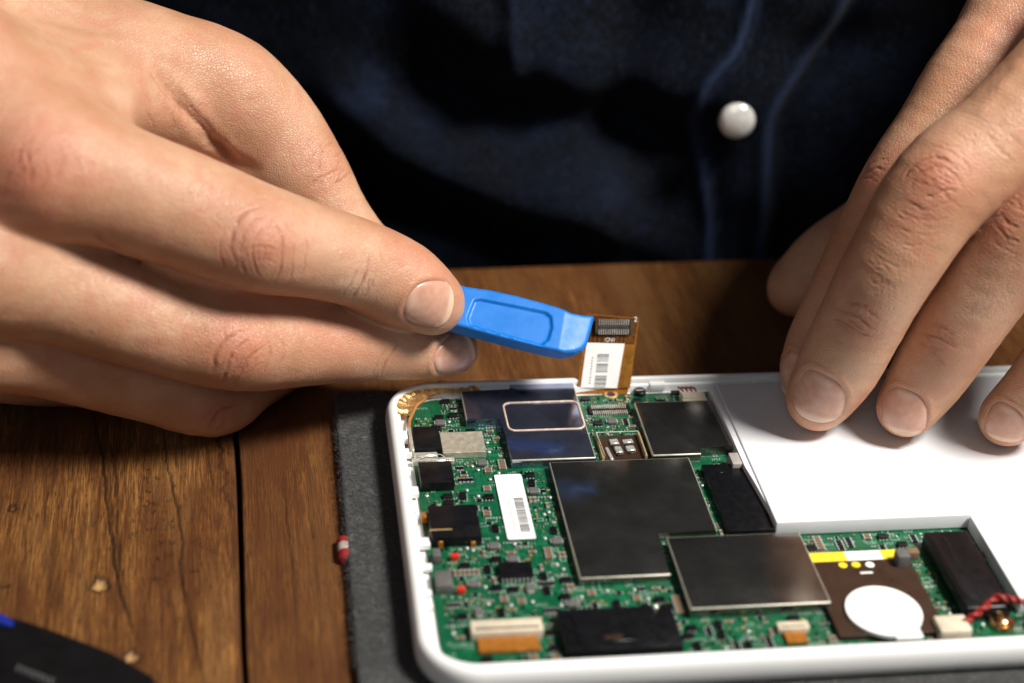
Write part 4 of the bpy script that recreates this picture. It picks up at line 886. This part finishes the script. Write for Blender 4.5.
zz = lo[2]+np.arange(N[2])*cell
taper = 1-.72*np.clip((g2[:, 0]-ub)/(ut-ub), 0, 1)**1.0
half = 2.6*taper[:, None]+.0; zc = (-.9*np.clip((g2[:, 0]-ub)/(ut-ub), 0, 1))[:, None]
rec = .75*np.clip(-dP/.55, 0, 1)[:, None]
dz = np.where(zz[None, :]-zc > 0, (zz[None, :]-zc)-(half-rec), -(zz[None, :]-zc)-half)
a_ = np.broadcast_to(dO[:, None], dz.shape); k_ = .9; bz = dz+k_*.0
dd = np.minimum(np.maximum(a_, bz+.8), 0)+np.sqrt(np.maximum(a_, 0)**2+np.maximum(bz+.8, 0)**2)-.8
import openvdb
g = openvdb.FloatGrid(50.0); g.copyFromArray(dd.reshape(N).astype(np.float32)); pv, qv = g.convertToQuads(0.0); pv = np.array(pv)*cell+lo
me = mesh_np('pry_tool', pv, [tuple(int(i) for i in q_[::-1]) for q_ in qv]); bmn = bmesh.new(); bmn.from_mesh(me); bmesh.ops.smooth_vert(bmn, verts=bmn.verts, factor=.5, use_axis_x=True, use_axis_y=True, use_axis_z=True); bmesh.ops.recalc_face_normals(bmn, faces=bmn.faces); bmn.to_mesh(me); bmn.free()
BLUE = plain('blue_plastic', (.002, .16, .56), .45, var=.04, scale=250, Subsurface_Weight=.15, Subsurface_Scale=1.0*S)
pt = link('pry_tool', me, BLUE, None, True); pt.matrix_world = SM_
tag(pt, 'bright blue plastic pry tool held between thumb and forefinger, its tip touching the ribbon cable', 'pry tool')

# ================================================================== BLACK CASE IN THE FRONT LEFT CORNER
cz = 9.0; pl = [P(x, y, cz)[:2] for x, y in ((-60, 606), (-25, 609), (0, 615), (27, 622), (67, 636), (111, 653), (151, 676), (185, 705))]
pl = [tuple(p) for p in pl]+[tuple(P(200, 790, cz)[:2]), tuple(P(-60, 830, cz)[:2])]
bc = empty('black_case', P(40, 700, 0)); mb = MB(); mb.prism(pl[::-1], .3, cz, 2.6, 5)
def world_part(mbx, name, mat, par, sm_=True): o = mbx.build(name, mat, None, sm_); o.parent = par; o.matrix_parent_inverse = Matrix.Translation(-par.location); return o
world_part(mb, 'shell', plain('black_rubber', (.003, .003, .0035), .6, scale=200, Specular_IOR_Level=.15), bc)
mb = MB(); mb.tube([P(x, y, z) for x, y, z in ((-30, 617, 8.6), (-12, 618.5, 8.9), (2, 621.5, 9.0), (13, 626, 8.9))], [1.6, 1.6, 1.5, .8], 12); world_part(mb, 'blue_trim', plain('blue_trim', (.006, .02, .22), .35), bc)
mb = MB()
for i in range(7): a = P(18+i*5.5, 668+i*2.2, cz+.02); mb.boxr(a[0], a[1], .5, 2.0, cz-.05, cz+.03, .15*(i % 3)); mb.boxr(a[0]+.35, a[1]+.4, .9, .35, cz-.05, cz+.035+.001*i, .1)
world_part(mb, 'printed_marks', plain('grey_print', (.07, .07, .07), .6), bc, False)
tag(bc, 'black rounded case with a blue stripe in the front left corner of the table', 'case')

tick('tool')
# ================================================================== DENIM SHIRT
YS = P(700, 258, 0)[1]+16
def onshirt(px, py, y=None): d = ray(px, py); t = (y or YS)/d[1]; q = CO+d*t; return np.array([q[0], q[2]])
def denim():
    n = NT('dark_denim'); v = n.coord(); mpw = n.coord((1, 1, .18)); a = n.noise(v, .05*U_, 4, .6); w_ = n.noise(mpw, 1.6*U_, 3, .7); f = n.noise(v, 2.6*U_, 3, .7)
    sep = n.n('ShaderNodeSeparateColor'); n.l(n.attr('seam', 'Color'), sep.inputs[0])
    col = n.ramp(a, [(.40, (.0004, .0006, .0014)), (.56, (.0014, .0026, .0068)), (.70, (.004, .0075, .019))])
    col = n.mix(n.ramp(w_, [(.50, 0), (.66, .6)]), col, (.014, .023, .046)); col = n.mix(n.ramp(f, [(.60, 0), (.75, .4)]), col, (.02, .026, .042))
    col = n.mix(sep.outputs[0], col, (.026, .042, .09))
    n.bump(w_, .5, .5); return n.set(Base_Color=col, Roughness=.9, Specular_IOR_Level=.1, Sheen_Weight=.02)
xs = np.arange(-210, 250, 1.6); zs = np.concatenate([np.arange(-120, 140, 1.6), np.arange(140, 330, 12)]); GX, GZ = np.meshgrid(xs, zs, indexing='ij'); g2 = np.stack([GX.ravel(), GZ.ravel()], 1); g3 = np.column_stack([g2, np.zeros(len(g2))])
cx = onshirt(737, 120)[0]; yy = YS+ .0011*(g2[:, 0]-cx)**2+0.05*np.clip(g2[:, 1], 0, 400); seam = np.zeros(len(g2))
def ridge(pts, w_, h, sm_=0.0, sw=1.0):
    global yy, seam
    pl_ = np.array([[*onshirt(x, y), 0] for x, y in catmull(np.array(pts, float), 4)])
    d, t = seg_dist(g3, pl_) if w_ < 3 else (np.full(len(g3), 99.), None)
    if w_ >= 3:
        d = np.full(len(g3), 1e9)
        for a, b in zip(pl_, pl_[1:]): ba = b-a; hh_ = np.clip(((g3-a)@ba)/(ba@ba), 0, 1); d = np.minimum(d, np.linalg.norm(g3-a-hh_[:, None]*ba, axis=1))
    yy = yy-h*np.exp(-(d/w_)**2)
    if sm_: seam = np.maximum(seam, sm_*np.exp(-(d/sw)**2)*(.85+.15*np.sin(g2[:, 1]*2.1+g2[:, 0])))
lft = [(765, -60), (752, 0), (737, 50), (716, 75), (703, 94), (695, 126), (702, 171), (708, 228), (704, 290)]
rgt = [(870, -60), (847, 0), (828, 38), (802, 76), (772, 114), (766, 152), (758, 243), (754, 300)]
mid = [((a[0]+b[0])/2, (a[1]+b[1])/2) for a, b in zip([lft[0], lft[1], lft[2], lft[4], lft[5], lft[6], lft[7], lft[8]], rgt)]
ridge(mid, 11, 4.5); ridge(lft, 1.8, 2.2, .9, 1.3); ridge([(x+11, y+3) for x, y in lft], 1.5, -.5, .25, .6); ridge(rgt, 3.2, 4.0, .6, 1.5); ridge([(x+14, y+5) for x, y in rgt], 5, -4)
ridge([(340, 120), (420, 170), (520, 205), (600, 215)], 11, 9); ridge([(380, 215), (460, 225), (560, 262)], 9, -8); ridge([(500, -40), (515, 20), (512, 80)], 4, 4, .25, .9); ridge([(440, 10), (520, 60), (640, 90)], 12, 6); ridge([(430, 110), (560, 140), (690, 150)], 12, -10)
ridge([(640, -30), (620, 80), (650, 200)], 12, -9); ridge([(780, 190), (850, 170), (930, 110)], 14, 7); ridge([(800, 60), (880, 60), (960, 40)], 12, -7); ridge([(560, 180), (640, 225), (690, 260)], 9, 5)
yy = yy+2.2*vnoise(g3*.06, 21)+.8*vnoise(g3*.16, 22)+.25*vnoise(g3*.6, 25)
n0, n1 = GX.shape; th = np.linspace(0, 1, n0)
V = np.column_stack([g2[:, 0], yy, g2[:, 1]]); idx = np.arange(n0*n1).reshape(n0, n1); F = np.stack([idx[:-1, :-1], idx[1:, :-1], idx[1:, 1:], idx[:-1, 1:]], -1).reshape(-1, 4).tolist()
Vb = V.copy(); Vb[:, 1] = YS+170+60*np.sqrt(np.clip(1-((V[:, 0]-cx)/260)**2, 0, 1)); Vb = Vb[rg] if False else Vb
rg = list(idx[:, 0])+list(idx[-1, 1:])+list(idx[-2::-1, -1])+list(idx[0, -2:0:-1]); nb = len(V); Vr = Vb[rg]; V = np.concatenate([V, Vr]); m_ = len(rg)
F += [(int(rg[(k+1) % m_]), int(rg[k]), nb+k, nb+(k+1) % m_) for k in range(m_)]+[[nb+k for k in range(m_)][::-1]]
me = mesh_np('shirt', V, [tuple(map(int, f)) for f in F]); me.shade_smooth(); at = me.attributes.new('seam', 'FLOAT_COLOR', 'POINT'); cl = np.zeros((len(V), 4)); cl[:nb, 0] = np.clip(seam, 0, 1); cl[:, 3] = 1; at.data.foreach_set('color', cl.astype(np.float32).ravel())
DEN = denim(); sh = to_person(link('shirt', me, DEN))
c = onshirt(737, 121, YS-6.6); mb = MB(); cb = np.array([c[0], YS-6.6, c[1]])
mb.ball(cb, 5.7, (1, .42, 1.05)); mb.tube([cb+np.array([0, 1, 0]), cb+np.array([0, 7, 0])], 2.0, 10); mb.tube([cb+5.2*np.array([math.cos(t), .12, math.sin(t)]) for t in np.linspace(0, 6.5, 40)], .55, 8)
bt = mb.build('button', plain('pearl_button', (.85, .83, .78), .2, .25, var=.15, scale=250, Coat_Weight=.5, Coat_Roughness=.08), None, True); bt.parent = sh
# sleeves over both forearms, out of the frame
for H, k in ((LH, 0), (RH, 0)):
    ch = H.p[0]; a, b = ch[-1][:3], ch[-6][:3]; r_ = ch[-1][3]; mb = MB(); dirn = (a-b)/np.linalg.norm(a-b)
    sx = -1 if a[0] < 0 else 1; shd = np.array([sx*185, YS+110, 250]); el = a+dirn*70+np.array([0, 40, 0])
    mb.tube([a-dirn*12, a+dirn*25, el, (el+shd)/2+np.array([sx*15, 0, 0]), shd], [r_+7, r_+9, r_+14, r_+16, r_+18], 24); o = to_person(mb.build('sleeve', DEN, None, True))

tick('all')
